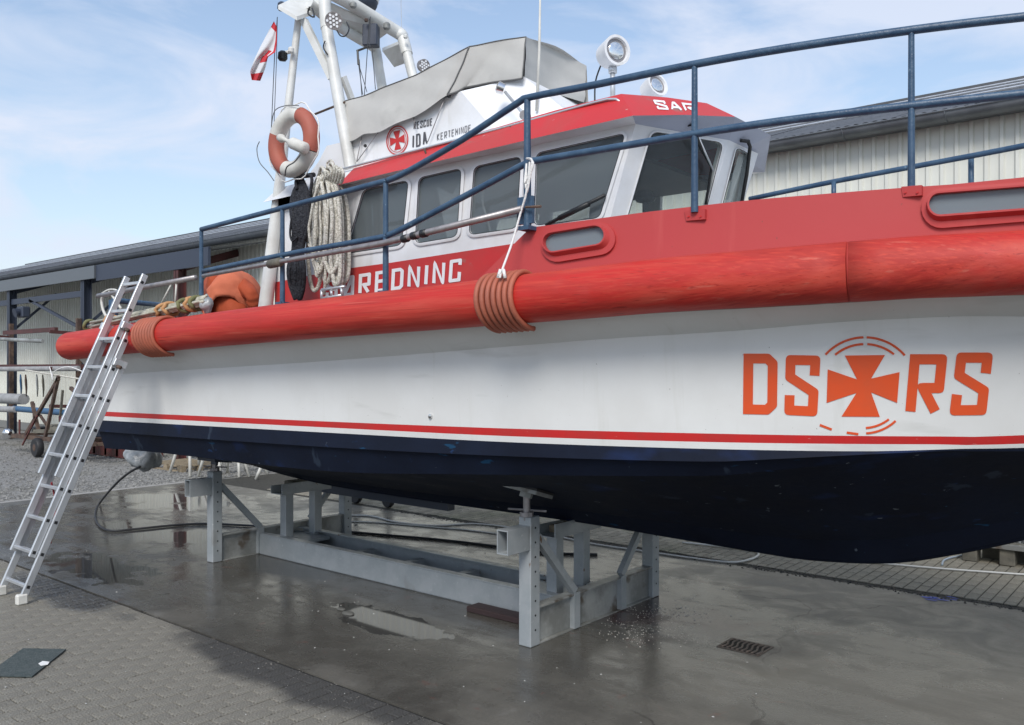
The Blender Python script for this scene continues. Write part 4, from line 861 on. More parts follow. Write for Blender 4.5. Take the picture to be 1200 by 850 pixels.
# flybridge
fb = link('flybridge', None, boat); YF = 4.80; fs = PlY(YF)
bm = NB()
a = fs(383, 171); b1 = fs(404, 166); b2 = fs(440, 151); b3 = fs(540, 107); c0 = fs(586, 152); c0.z = 3.70; e0 = fs(345, 212); e0.z = 3.60
sidepts = [e0, fs(373, 190), a, b1, b2, b3, c0]
polyslab(bm, [sidepts], (0, .03, 0)); obj('coaming', bm, 'whitep', fb); bm = NB(); polyslab(bm, [[mw(p) for p in sidepts]], (0, -.03, 0)); obj('coaming', bm, 'whitep', fb)
F1 = Vector((-3.98, 4.95, 4.16)); F2 = Vector((-4.05, 5.72, 4.16)); g1_ = Vector((-3.45, 4.98, 3.70)); g2_ = Vector((-3.6, 5.72, 3.70))
bm = NB(); 
for q in ((b3, F1, g1_, c0), (F1, F2, g2_, g1_), (mw(b3), F2, g2_, mw(c0)), (b3, F1, F2, mw(b3)), (b3, b2, mw(b2), mw(b3))): bm.faces.new([bm.verts.new(p) for p in q])
bmesh.ops.remove_doubles(bm, verts=bm.verts, dist=.001); obj('fly_front', bm, mat('white_lit', (.82, .83, .85), .4), fb)  # coaming white made lighter: light on the raked front put into the colour
# emblem + text
bm = NB(); cxe, cye = 465.5, 164.5
def ell(k, n=28): return [(cxe+13.2*k*math.cos(2*PI*i/n)+1.2*math.sin(2*PI*i/n)*k, cye+17.5*k*math.sin(2*PI*i/n)-3.0*k*math.cos(2*PI*i/n)) for i in range(n)]
strokes(bm, ell(.93), 1.3, fs, .004, True); obj('emblem_ring', bm, 'redstripe', fb, 'keep'); bm = NB(); strokes(bm, ell(.78), .7, fs, .004, True); obj('emblem_ring', bm, 'redstripe', fb, 'keep'); bm = NB()
def ec(u, v): return (cxe+u*12.6+v*1.0, cye+v*16.2-u*2.9)
nk = [ec(-.13, -.13), ec(.13, -.13), ec(.13, .13), ec(-.13, .13)]
cross(bm, None, [(ec(-.32, -.68), ec(.32, -.68), nk[1], nk[0]), (ec(.68, -.32), ec(.68, .32), nk[2], nk[1]), (ec(.32, .68), ec(-.32, .68), nk[3], nk[2]), (ec(-.68, .32), ec(-.68, -.32), nk[0], nk[3]), nk], fs, .004)
obj('emblem_cross', bm, 'redstripe', fb, 'keep')
word(fb, 'textb', 'RESCUE', [(485, 143.5), (507, 138.5), (506.5, 147), (484.5, 152)], 1.0, fs, .004, .35); word(fb, 'textb', 'IDA', [(483.5, 158.5), (500, 154), (501, 169), (483, 174)], 1.9, fs, .004, .4); word(fb, 'textb', 'KERTEMINDE', [(512, 157), (552, 146.0), (551.5, 153.8), (512, 165.2)], .72, fs, .004, .42)
# canvas cover
cv = link('canvas_cover', None, boat)
top = [(403, 121), (445, 104), (487, 88), (520, 71), (550, 54.5), (585, 49), (617, 43.5)]; bot = [(406, 167), (426, 158), (447, 154), (487, 135), (526, 113), (545, 103), (613, 91)]
ntx = 60; nty = 14
import mathutils
def nzf(p, s): return mathutils.noise.noise(Vector(p)*s)
def canv(px0, k):
    u = k/ntx; s = u*(len(top)-1); i = min(int(s), len(top)-2); t = s-i
    T_ = Vector(top[i]).lerp(Vector(top[i+1]), t); B_ = Vector(bot[i]).lerp(Vector(bot[i+1]), t)
    return T_, B_
bm = NB(); grid = []
for k in range(ntx+1):
    T_, B_ = canv(0, k); Yk = lerp(4.74, 4.90, max(0, (k/ntx-.6)/.4)); col = []
    for j in range(nty+1):
        v = j/nty; q = T_.lerp(B_, v); p = P(q.x, q.y, Yk+.05*(1-v))
        wv = .018*nzf((p.x*1.2+p.z*2.0, p.z*1.3, 3), 2.6)+.012*math.sin(p.x*7+p.z*9)*v; p.y += wv; p.z += .012*nzf((p.x, 0, 1), 3)
        if j == nty: p.z -= .006*math.sin(k*.45)
        col.append(p)
    grid.append(col)
V = [[bm.verts.new(p) for p in col] for col in grid]
for k in range(ntx):
    for j in range(nty): bm.faces.new((V[k][j], V[k+1][j], V[k+1][j+1], V[k][j+1]))
# top
V2 = [[None]*9 for _ in range(ntx+1)]
for k in range(ntx+1):
    p = grid[k][0]
    for j in range(9):
        t = j/8; yy = lerp(p.y, 2*WC-p.y-.12, t); zz = p.z+.05*math.sin(PI*t)+.012*nzf((p.x, yy, 0), 3)
        V2[k][j] = V[k][0] if j == 0 else bm.verts.new((p.x-(.06*math.sin(PI*t) if k == ntx else 0), yy, zz if k else zz))
for k in range(ntx):
    for j in range(8): bm.faces.new((V2[k][j], V2[k+1][j], V2[k+1][j+1], V2[k][j+1]))
# front face from near corner to far corner and far side
T1 = grid[-1][0]; ff = []
for j in range(9):
    t = j/8; col = []
    tp = V2[ntx][j].co
    for i in range(nty+1):
        v = i/nty; col.append(Vector((tp.x-.02*v+.015*nzf((tp.y, v, 9), 3), tp.y, lerp(tp.z, 4.155, v))))
    ff.append(col)
VF = [[(V2[ntx][j] if i == 0 else bm.verts.new(ff[j][i])) for i in range(nty+1)] for j in range(9)]
for j in range(8):
    for i in range(nty): bm.faces.new((VF[j][i], VF[j+1][i], VF[j+1][i+1], VF[j][i+1]))
for k in range(ntx):
    a = V2[k][8].co; b_ = V2[k+1][8].co; za = grid[k][-1].z; z2 = grid[k+1][-1].z
    bm.faces.new([bm.verts.new(p) for p in (a, b_, (b_.x, b_.y+.03, z2), (a.x, a.y+.03, za))])
bmesh.ops.remove_doubles(bm, verts=bm.verts, dist=.003)
obj('cover_sheet', bm, 'canvas', cv, True, 38)
bm = NB(); k0 = int(ntx*4/6); tube(bm, [p+Vector((0, -.006, 0)) for p in grid[k0]], .005, 5); tube(bm, [p+Vector((0, -.004, 0)) for p in grid[-1]], .005, 5)
tube(bm, [c[-1]+Vector((0, -.004, 0)) for c in grid[k0:]], .008, 5); tube(bm, [c[0]+Vector((0, -.002, .002)) for c in grid], .004, 5); obj('seam', bm, 'seam', cv, True)
bm = NB()
for (a, b_) in (((484, 135), (487, 150)), ((522, 113), (501, 167)), ((445, 153), (418, 190)), ((411, 168), (414, 196)), ((424, 160), (418, 190))):
    bm = NB(); tube(bm, [fs(*a, .03), fs(*b_, .03)], .004, 5); obj('lashing', bm, 'steelpole', cv, True)
for p in ((445, 152), (484, 136), (526, 113), (428, 171)):
    bm = NB(); bmesh.ops.create_uvsphere(bm, u_segments=8, v_segments=6, radius=.015, matrix=Matrix.Translation(fs(*p, .03))); obj('toggle', bm, 'black', cv, True)
# searchlights
def search(c, r, d, label=None, base=None):
    c = Vector(c); d = Vector(d).normalized(); s = link('searchlight', None, boat)
    bm = NB(); lathe(bm, c-d*r*.9, d, [(0, r*.55), (r*.1, r*.85), (r*.9, r*.97), (r*1.35, r*1.02), (r*1.5, r*1.04), (r*1.5, r*.86), (r*1.3, r*.8)], 28); obj('housing', bm, 'whitep', s, True, 30)
    bm = NB(); lathe(bm, c+d*r*.38, d, [(0, r*.8), (r*.03, r*.8)], 28); obj('reflector', bm, 'steelpole', s)
    bm = NB(); lathe(bm, c+d*r*.42, d, [(0, r*.60), (r*.04, r*.60), (r*.10, r*.5)], 24); obj('lens', bm, 'lens', s, True, 40)
    bm = NB(); tube(bm, [base, c+Vector((0, 0, -r))], .018, 10); tube(bm, [c+Vector((0, 0, -r*1.4)), c+Vector((0, 0, -r*1.0))], .03, 8); obj('stalk', bm, 'alu', s, True)
    return s
s1 = P(718, 62, 4.95); b_ = P(721, 125, 4.95); b_.x, b_.y = s1.x, s1.y; search(s1, .100, (.84, -.38, .0), base=b_)
s2 = P(766, 103, 5.35); b_ = s2-Vector((0, 0, .12)); search(s2, .085, (.86, -.30, .25), base=b_)
bm = NB(); tube(bm, smooth([P(706, 72, 4.98), P(698, 95, 5.0), P(697, 120, 5.0)], 5), .006, 6); obj('cable', bm, 'black', boat, True)
bm = NB(); tube(bm, [P(629, 130, 4.9), P(632, 60, 4.9), P(634, -60, 4.9)], [.012, .010, .005], 8); obj('whip_antenna', bm, 'ring_w', boat, True)
hn = link('deck_lamp', None, boat)
bm = NB(); tube(bm, [P(616, 140, 4.75), P(612, 132, 4.75), P(592, 108, 4.75)], [.02, .012, .012], 8); obj('arm', bm, 'alu', hn, True)
bm = NB(); lathe(bm, P(588, 104, 4.75), (-.6, -.5, .3), [(-.03, .01), (-.02, .04), (.03, .045), (.04, .03)], 14); obj('lamp', bm, 'chrome', hn, True, 40)
bm = NB(); lathe(bm, P(616, 136, 4.75), (.3, -.8, -.1), [(-.04, .03), (.04, .035)], 12); obj('bracket', bm, 'steelpole', hn, True, 40)

# ------------------------------------------------------------------ mast arch
ma = link('mast_arch', None, boat)
n1t = P(350, 20, 4.64); n1b = P(311, 362, 4.46); n2t = P(383, 34, 4.75); n2b = P(411, 200, 4.75)
f2t = P(472, 44, 5.62); f2b = P(489, 110, 5.62); f1t = P(440, 58, 5.56); f1b = P(450, 115, 5.56)
bm = NB(); mid_ = n1t.lerp(n1b, .5); tube(bm, [n1t, n1t.lerp(n1b, .35), n1t.lerp(n1b, .62), n1b], [.034, .042, .055, .072], 12, flat=.9); obj('leg', bm, 'mastw', ma, True, 50)
bm = NB(); tube(bm, [n2t, n2t.lerp(n2b, .4), n2b], [.058, .062, .058], 12, flat=.85); obj('leg', bm, 'mastw', ma, True, 50)
for a, b_ in ((f2t, f2b), (f1t, f1b)):
    bm = NB(); c = b_+(b_-a)*1.2; c.z = 3.7; tube(bm, [a, b_, c], .055, 10, flat=.85); obj('leg', bm, 'mastw', ma, True, 50)
bm = NB(); obox(bm, P(356, 24, 4.66), P(389, 92, 4.74), .05, .06); obj('brace', bm, 'mastw', ma)
bm = NB(); obox(bm, P(402, 90, 4.8), P(417, 130, 4.95), .04, .05); obj('brace', bm, 'mastw', ma)
# transverse beams (bent tubes)
nz2 = P(379, -4, 4.75)
bm = NB(); tube(bm, smooth([n2t, nz2+Vector((0, .02, -.02)), P(392, -6, 4.88), P(459, 34, 5.52), P(470, 41, 5.60), f2t, f2t.lerp(f2b, .3)], 5), .06, 12, flat=.9); obj('front_beam', bm, 'mastw', ma, True, 50)
bm = NB(); aft0 = P(362, 4, 4.7); tube(bm, smooth([aft0, P(391, 27, 5.0), P(420, 45, 5.3), P(436, 54, 5.5), f1t, f1t.lerp(f1b, .3)], 5), .05, 10); obj('rear_beam', bm, 'mastw', ma, True, 50)
bm = NB(); polyslab(bm, [[P(384, 4, 4.85), P(457, 37, 5.5), P(436, 52, 5.5), P(372, 14, 4.8)]], (0, 0, .02)); obj('beam_plate', bm, 'mastw', ma)
bm = NB(); polyslab(bm, [[P(326, 11, 4.42), P(348, 24, 4.55), P(377, 14, 4.85), P(352, -2, 4.70)]], (0, 0, .035)); obj('side_plate', bm, 'mastw', ma)
bm = NB(); polyslab(bm, [[P(372, 14, 4.82), P(349, 3, 4.7), P(358, -8, 4.75), P(383, 2, 4.85)]], (0, 0, .03)); obj('side_plate', bm, 'mastw', ma)
bm = NB(); polyslab(bm, [[P(448, 60, 5.7), P(467, 52, 5.85), P(476, 74, 6.1), P(462, 79, 6.0)]], (0, 0, .03)); obj('side_plate', bm, 'mastw', ma)
bm = NB(); c = P(424, -6, 5.3); lathe(bm, c+Vector((0, 0, -.15)), (0, 0, 1), [(0, .10), (.02, .13), (.05, .145), (.08, .15)], 28); obj('radar_base', bm, 'steelblue', ma, True, 40)
bm = NB(); lathe(bm, c+Vector((0, 0, -.07)), (0, 0, 1), [(0, .155), (.03, .165), (.10, .16), (.24, .12), (.28, .03)], 28); obj('radar_dome', bm, 'whitep', ma, True, 40)
bm = NB(); obox(bm, P(435, 30, 5.25), P(435, 55, 5.25), .14, .10, up=(.5, -.8, 0), bev=.008); obj('loudspeaker', bm, 'steelblue', ma)
def led(c, r, d):
    c = Vector(c); d = Vector(d).normalized(); s = link('led_lamp', None, boat)
    bm = NB(); lathe(bm, c-d*.05, d, [(0, r*.6), (.01, r*.95), (.05, r), (.055, r), (.055, r*.86), (.05, r*.84)], 24); obj('housing', bm, 'steelpole', s, True, 30)
    u = d.orthogonal().normalized(); v = d.cross(u)
    for a, b_ in ((0, 0), (.42, 0), (-.42, 0), (.2, .38), (-.2, .38), (.2, -.38), (-.2, -.38), (.62, .38), (-.62, .38), (.62, -.38), (-.62, -.38), (0, .7), (0, -.7)):
        bm = NB(); lathe(bm, c+(u*a+v*b_)*r, d, [(0, r*.15), (.006, r*.15)], 8); obj('led', bm, 'led', s)
led(P(391, 24.5, 4.66), .075, (.72, -.66, -.25)); led(P(497, 77, 5.3), .055, (.85, -.3, -.2))
for c, r, e in (((331, 66), .045, 'black'), ((341, 59), .028, 'mastw'), ((330, 8), .04, 'steelblue'), ((414, 6), .03, 'galvdirty'), ((453, 31), .035, 'galvdirty'), ((475, 43), .02, 'mastw'), ((429, 24), .016, 'rust')):
    bm = NB(); p = P(*c, 4.55 if c[0] < 350 else 5.0+(c[0]-410)/60*.5); lathe(bm, p-Vector((0, 0, r)), (.2, -.1, 1), [(0, r*.6), (r*.5, r), (r*1.6, r*.9), (r*2, r*.4)], 12); obj('mast_fitting', bm, e, ma, True, 40)
bm = NB(); tube(bm, [P(418, 60, 5.1), P(434, 54, 5.15)], .010, 6); tube(bm, [P(419, 59, 5.1), P(420, 76, 5.1)], .010, 6)
for a, b_ in (((420, 74), (425, 111)), ((420, 74), (430, 108)), ((433, 22), (427, 112)), ((436, 56), (440, 105)), ((434, 20), (433, 56)), ((421, 70), (424, 112))): tube(bm, [P(*a, 5.12), P(*b_, 4.95)], .0035, 4)
obj('halyards', bm, 'bolt', ma)
bm = NB(); tube(bm, smooth([P(395, 36, 4.66), P(399, 42, 4.66), P(405, 42, 4.68), P(409, 34, 4.75), P(406, 26, 4.8)], 5), .006, 6); obj('cable', bm, 'black', ma, True)
bm = NB(); tube(bm, smooth([P(363, 8, 4.6), P(361, 16, 4.6), P(368, 20, 4.62), P(366, 10, 4.7)], 4), .008, 6); obj('cable', bm, 'black', ma, True)
bm = NB(); tube(bm, smooth([P(381, 48, 4.68), P(379, 56, 4.68), P(384, 64, 4.68)], 4), .006, 6); obj('cable', bm, 'black', ma, True)
bm = NB(); tube(bm, [P(325, 20, 4.45), P(322, 60, 4.45), P(318, 150, 4.45)], .0035, 4); tube(bm, [P(325, 20, 4.43), P(324, 70, 4.43), P(321, 150, 4.43)], .003, 4); obj('flag_halyard', bm, 'bolt', ma)
bm = NB(); tube(bm, [P(470, 3, 5.6), P(471, 40, 5.6)], .004, 5); tube(bm, [P(472, -40, 5.6), P(470, 3, 5.6)], .004, 5); obj('thin_antenna', bm, 'alu', ma)
bm = NB(); tube(bm, [P(369, 134, 4.75), P(404, 120, 4.75)], .010, 6); obj('cross_stay', bm, 'rust', ma)
bm = NB(); tube(bm, [P(331, 63, 4.55), P(343, 60, 4.6)], .018, 8); obj('horn_bracket', bm, 'mastw', ma, True)
# flag
bm = NB(); U, Vn = 14, 22; fl = []
Lp = [(321, 25), (313, 40), (305, 55), (298, 70), (293, 84), (295, 94)]; Rp = [(324, 31), (324.5, 48), (323, 61), (314, 67), (311, 80), (305, 95)]
for j in range(Vn+1):
    s = j/Vn*5; i = min(int(s), 4); t = s-i; a = Vector(Lp[i]).lerp(Vector(Lp[i+1]), t); b_ = Vector(Rp[i]).lerp(Vector(Rp[i+1]), t)
    fl.append([bm.verts.new(P(*a.lerp(b_, k/U), 4.40+.022*math.sin(k/U*8+j*.3)*(j/Vn+.3))) for k in range(U+1)])
for j in range(Vn):
    for k in range(U):
        f = bm.faces.new((fl[j][k], fl[j][k+1], fl[j+1][k+1], fl[j+1][k])); v = j/Vn; u = k/U
        red = v > .82 or u > .80 and v < .55 or (.50 < v < .64 and u > .45) or v < .08 or (.40 < v < .60 and .55 < u < .75)
        f.material_index = 0 if red else 1
o = obj('flag', bm, [mat('flag_red', (.55, .03, .04), .8), mat('flag_white', (.72, .72, .74), .8)], None, True); tag(o, 'red and white flag hanging limp from the mast platform', 'flag')
# ------------------------------------------------------------------ railing
def yr(px_unused=None): pass
def railpt(px, py, b0=1.56, tip=1.3):
    # find the point of the deck-edge curve seen in this pixel column
    X = -3; 
    for _ in range(40):
        Y = YC-b0*taper(X, tip); r = ray(px, py); X2 = r.x*(Y/r.y); X = lerp(X, X2, .6)
    Y = YC-b0*taper(X, tip); return P(px, py, Y)
UR = [(236, 269), (331, 244), (440, 215.5), (456, 211), (478, 201), (540, 165), (605, 122), (622, 114), (700, 99), (809, 76.5), (920, 57), (1068, 35.5), (1200, 20), (1300, 10)]
LR = [(238, 318), (331, 299), (440, 279.5), (456, 275.5), (478, 265), (560, 222), (616, 192), (630, 188), (720, 173), (812, 157.5), (920, 141.5), (1068, 124), (1200, 110), (1300, 101)]
rl = link('railing', None, boat)
for nm, R_ in (('top_rail', UR), ('middle_rail', LR)):
    pts = smooth([railpt(*p) for p in R_], 4)
    bm = NB(); tube(bm, pts, .021, 12); obj(nm, bm, 'rail', rl, True)
    # far side of the bow
for px, t, b_, wd in ((236, 269, 352, .042), (331, 244, 356, .042), (452, 213, 343, .044), (618, 117, 268, .05), (814, 76, 249, .040), (1068, 36, 222, .034)):
    a = railpt(px, t); c = railpt(px, b_); bm = NB(); tube(bm, [a, c], [wd/2*.8, wd/2], 10, flat=1); obj('post', bm, 'rail', rl, True, 50)
    if px < 800: bm = NB(); box(bm, c+Vector((-.04, -.04, -.012)), c+Vector((.04, .04, .012))); obj('foot', bm, 'rail', rl)
for px, py in ((1068, 221), (814, 249)):
    bm = NB(); q = [(px-11, py+3), (px+11, py+1.5), (px+11, py+10), (px-10, py+12)]
    pl_ = PlY(SF(px, py+8).y-.014); q = [(px-12, py-2), (px+12, py-4), (px+12, py+8), (px-10, py+10)]
    f = bm.faces.new([bm.verts.new(pl_(x, y)) for x, y in q]); r_ = bmesh.ops.extrude_face_region(bm, geom=[f]); [setattr(v, 'co', v.co+Vector((0, .03, 0))) for v in r_['geom'] if isinstance(v, bmesh.types.BMVert)]
    obj('foot_plate', bm, 'forered', rl)
    for dx in (-7, 7):
        bm = NB(); lathe(bm, pl_(px+dx, py+5), (0, -1, 0), [(0, .006), (.006, .005)], 6); obj('bolt', bm, 'redstripe', rl)
bm = NB(); far_ = [P(878, 233.5, 7.1), P(977, 213, 7.1), P(1138, 183, 7.0), P(1215, 168, 6.9)]; tube(bm, smooth(far_, 3), .021, 10); obj('far_rail', bm, 'rail', rl, True)
for px, a, b_ in ((977, 213, 245), (1138, 183, 240)):
    bm = NB(); tube(bm, [P(px, a, 7.08), P(px, b_, 7.08)], .02, 8); obj('far_post', bm, 'rail', rl, True)
bm = NB(); c = railpt(613, 247); box(bm, railpt(609, 232)+Vector((-.01, -.01, 0)), railpt(622, 262)+Vector((.02, .01, 0))); obj('pole_bracket', bm, 'rail', rl)
bm = NB(); tube(bm, [railpt(616, 243, 1.6), railpt(634, 242, 1.6)], .008, 6); obj('bracket_pin', bm, 'rust', rl)
# stern rail frame
sr = link('stern_rail', None, boat)
bm = NB(); tube(bm, [railpt(115, 347), railpt(229, 325.5)], .024, 10); obj('top_bar', bm, 'steelpole', sr, True)
bm = NB(); tube(bm, smooth([railpt(122, 345), railpt(119, 352), railpt(121, 364), railpt(127, 375)], 4), .014, 7); obj('white_stay', bm, 'ring_w', sr, True)
bm = NB(); tube(bm, smooth([railpt(128, 342), railpt(134, 350), railpt(142, 362)], 4), .012, 7); obj('white_stay', bm, 'ring_w', sr, True)
bm = NB(); tube(bm, [railpt(203, 329), railpt(186, 362)], .009, 6); obj('white_stay', bm, 'ring_w', sr, True)
bm = NB(); tube(bm, [railpt(207, 330), railpt(205, 358)], .009, 6); obj('white_stay', bm, 'ring_w', sr, True)
bm = NB(); tube(bm, smooth([railpt(117, 346), railpt(127, 340), railpt(136, 340), railpt(137, 344)], 4), .010, 6); obj('white_stay', bm, 'ring_w', sr, True)
bm = NB(); a = P(133, 352, 4.3); b_ = P(133, 380, 4.3); tube(bm, [a, b_], .05, 8); obj('stern_post', bm, 'rail', sr, True)
bm = NB(); tube(bm, [P(133, 352, 4.3), P(230, 362, 6.3)], .03, 8); obj('stern_bar', bm, 'rail', sr, True)
# grey pole along the rail
bm = NB(); tube(bm, [railpt(238, 323.5, 1.61), railpt(330, 306.5, 1.61), railpt(450, 285, 1.61), railpt(612, 245, 1.61)], [.016, .018, .022, .022], 10); po = obj('body', bm, 'steelpole', None, True)
pole = thing('boat_pole', railpt(450, 285, 1.61), 'long grey metal pole lashed along the middle rail of the boat', 'pole'); po.parent = pole; po.matrix_parent_inverse = Matrix.Translation(-pole.location)
for px, py in ((475, 279.5), (486, 276), (497, 273.5)):
    bm = NB(); a = railpt(px-3, py+1, 1.61); b_ = railpt(px+3, py-.5, 1.61); tube(bm, [a, b_], .027, 10); obj('collar', bm, 'black', pole, True)
bm = NB(); tube(bm, [railpt(316, 310, 1.61), railpt(329, 307, 1.61)], .035, 10); obj('clamp', bm, 'woodg', pole, True)

# ------------------------------------------------------------------ things on the boat
# hose coils wrapped on the fender
def coil(pxs, n, r, label, th0=-30, th1=235):
    t = thing('hose_wrap', P(pxs[0], 380, 3.8), label, 'rubber hose', 'brown hose wraps on the fender')
    for k in range(n):
        px = lerp(pxs[0], pxs[1], k/(n-1)); X = P(px, 360, 3.75).x
        i = min(range(len(fl_)), key=lambda i: abs(fl_[i].x-X)); c = fl_[i].copy(); j = i+1 if fl_[i].x < X else i-1
        tt = (X-fl_[i].x)/(fl_[j].x-fl_[i].x+1e-9); c = fl_[i].lerp(fl_[j], max(0, min(1, tt)))
        R = .143+r*.9; pts = []
        for m_ in range(29):
            a = math.radians(lerp(60, 280, m_/28)); lift = .0
            rr = R+(.02*max(0, (m_-22)/6)**1.5)
            pts.append(c+Vector((.05*((m_/28)-.4), math.cos(a)*rr, math.sin(a)*rr)))
        bm = NB(); tube(bm, pts, r, 8); obj('hose_turn', bm, 'hosebrown', t, True)
    return t
coil((559, 598), 7, .0165, 'brown ribbed hose wrapped round the red fender below the lashed rope amidships')
coil((157, 180), 8, .0165, 'brown ribbed hose wrapped round the red fender beside the ladder')
bm = NB(); tube(bm, smooth([railpt(621, 190, 1.6), railpt(617, 225, 1.62), railpt(610, 250, 1.62), railpt(600, 285, 1.68), P(588, 318, 3.76), P(586, 326, 3.74)], 5), .007, 7)
for k in range(3): tube(bm, smooth([railpt(617+k, 186, 1.60), railpt(623+k, 187+2*k, 1.62), railpt(622, 198+3*k, 1.62), railpt(615+k, 215+6*k, 1.62), railpt(617, 192, 1.60)], 4), .006, 6)
tube(bm, [P(587, 316, 3.75), P(584, 326, 3.74)], .012, 6); tube(bm, [P(590, 316, 3.75), P(592, 326, 3.74)], .010, 6)
o = obj('lashing_rope', bm, 'ropec', None, True); tag(o, 'thin white rope tied from the rail post down to the brown hose wrap', 'rope')
# life ring
cR = P(344, 167, 4.34); lr = thing('life_ring', cR, 'orange and white life ring hanging on the mast leg', 'life ring')
ax = Vector((.05, -1, .0)).normalized(); uu = Vector((0, 0, 1)); vv = ax.cross(uu).normalized(); Rr = .228; rr = .068
def rp(a, r=Rr, o_=0): return cR+(vv*math.cos(a)+uu*math.sin(a))*r+ax*o_
base_ = .42
for q in range(4):
    a0 = base_+q*PI/2; a1 = a0+PI/2
    # sectors: two orange, two white
    bm = NB(); tube(bm, [rp(lerp(a0, a1, i/14)) for i in range(15)], rr, 16); obj('orange_sector' if q % 2 else 'white_sector', bm, 'ring_o' if q % 2 else 'ring_w', lr, True, 50)
bm = NB(); tube(bm, [rp(2*PI*i/40, Rr+rr+.012+.03*math.sin(i*PI/5)**2, .0) for i in range(40)], .006, 6, closed=True); obj('grab_line', bm, 'ropec', lr, True)
bm = NB(); tube(bm, smooth([P(304, 166, 4.3), P(301, 175, 4.3), P(304, 190, 4.3), P(314, 202, 4.3), P(321, 212, 4.3)], 5), .004, 5); tube(bm, smooth([P(318, 148, 4.28), P(322, 130, 4.28), P(335, 124, 4.28), P(350, 124, 4.28)], 5), .004, 5); tube(bm, smooth([P(352, 181, 4.2), P(345, 190, 4.2), P(336, 196, 4.22), P(334, 206, 4.25)], 4), .006, 5); obj('loose_line', bm, 'seam', lr, True)
lt = thing('rescue_light', P(345, 172, 4.24), 'white bottle shaped rescue light hanging inside the life ring', 'rescue light')
bm = NB(); a = P(327, 161, 4.22); b_ = P(359, 175, 4.26); tube(bm, [a, a.lerp(b_, .12), a.lerp(b_, .2), a.lerp(b_, .32), a.lerp(b_, .42), a.lerp(b_, .5), a.lerp(b_, .95), b_], [.028, .036, .02, .014, .03, .048, .05, .03], 14); obj('body', bm, 'ring_w', lt, True)
# ropes on the wheelhouse
rc = thing('rope_coil', P(385, 215, 4.42), 'big coil of thick white braided rope hung on the wheelhouse side', 'rope')
rng2 = random.Random(5)
for k in range(17):
    x0 = 378+rng2.uniform(-4, 10); xl = lerp(362, 398, (k % 9)/8)+rng2.uniform(-2, 2); xr = xl+rng2.uniform(8, 16); yb = 342-rng2.uniform(0, 22)+(-(xl-362)*.12); dep = 4.40+rng2.uniform(-.09, .08)
    if k < 5: xl = 357+k*3; xr = 372+k*2; yb = 290+k*6
    xr = min(xr, 409)
    pts = smooth([P(x0, 205+rng2.uniform(-3, 4), dep), P(lerp(x0, xl, .6), 225, dep-.03), P(xl+1, 255, dep-.03), P(xl-1, 300 if yb > 310 else 270, dep-.03), P(xl+2, yb-10, dep-.02), P((xl+xr)/2, yb, dep-.02), P(xr-1, yb-10, dep), P(xr, 300 if yb > 310 else 265, dep+.02), P(xr-1, 250, dep+.02), P(lerp(x0, xr, .7), 218, dep+.01), P(x0+3, 205, dep)], 4)
    bm = NB(); tube(bm, pts, .017 if k >= 5 else .011, 7); obj('turn', bm, 'ropew', rc, True)
bm = NB()
for k in range(7): 
    a = k*.9; tube(bm, smooth([P(374+k*3.6, 205+2*math.sin(a), 4.36), P(377+k*3.6, 196+5*math.sin(a*1.7), 4.30), P(382+k*3.4, 202+3*math.cos(a), 4.28), P(379+k*3.4, 214, 4.33), P(372+k*3.6, 208, 4.36)], 4), .014, 7)
tube(bm, smooth([P(385, 200, 4.34), P(383, 192, 4.34), P(388, 188, 4.34), P(391, 193, 4.34), P(388, 201, 4.34)], 4), .009, 7)
tube(bm, [P(386, 215, 4.30), P(384, 250, 4.29), P(381, 330, 4.3), P(380, 346, 4.3)], .012, 7)
obj('top_knot', bm, 'ropew', rc, True)
bc = thing('black_rope_bundle', P(352, 250, 4.42), 'black rope and strap bundle hanging beside the white rope coil', 'rope')
bm = NB(); tube(bm, smooth([P(356, 208, 4.42), P(353, 222, 4.42), P(351, 240, 4.40), P(352, 262, 4.40), P(350, 285, 4.40), P(351, 300, 4.40), P(347, 320, 4.40), P(346, 338, 4.4), P(349, 350, 4.4)], 4), [.03]*4+[.06]*4+[.085]*6+[.08]*4+[.055]*7+[.07]*5+[.055]*3, 12, flat=.7) if False else None
for k in range(14):
    dx = rng2.uniform(-8, 8); pts = smooth([P(354, 210, 4.40), P(352+dx, 225, 4.38), P(351+dx*1.3, 245, 4.36), P(352+dx*1.1, 268, 4.36), P(349+dx*.7, 292, 4.38), P(347+dx*1.2, 315, 4.37-.02*(k%3)), P(348+dx*1.0, 336, 4.38), P(349+dx*.4, 348+rng2.uniform(-4,4), 4.4)], 4)
    bm = NB(); tube(bm, pts, .017, 7); obj('strand', bm, 'ropeb', bc, True)
bm = NB(); tube(bm, smooth([P(345, 235, 4.36), P(341, 260, 4.34), P(340, 275, 4.34), P(343, 283, 4.34), P(348, 278, 4.34)], 4), .009, 6); tube(bm, smooth([P(348, 222, 4.36), P(347, 212, 4.36), P(355, 206, 4.36), P(365, 207, 4.36), P(364, 225, 4.36), P(362, 240, 4.38)], 4), .014, 7); tube(bm, [P(346, 208, 4.4), P(368, 205, 4.4)], .02, 7); obj('loop', bm, 'ropeb', bc, True)
bm = NB(); box(bm, P(326, 233, 4.5), P(340, 237, 4.4)+Vector((0, .1, 0))); o = obj('ledge', bm, 'blue', wh)
# ledge hook by the rope
bm = NB(); q = P(378, 347, 4.2)
for a, b_ in (((377, 340), (377, 351)), ((377, 340), (404, 336)), ((400, 337), (401, 346)), ((388, 340), (389, 347)), ((377, 350), (401, 346))): tube(bm, [P(*a, 4.15), P(*b_, 4.15)], .012, 6)
o = obj('cleat', bm, 'alu', boat, True)
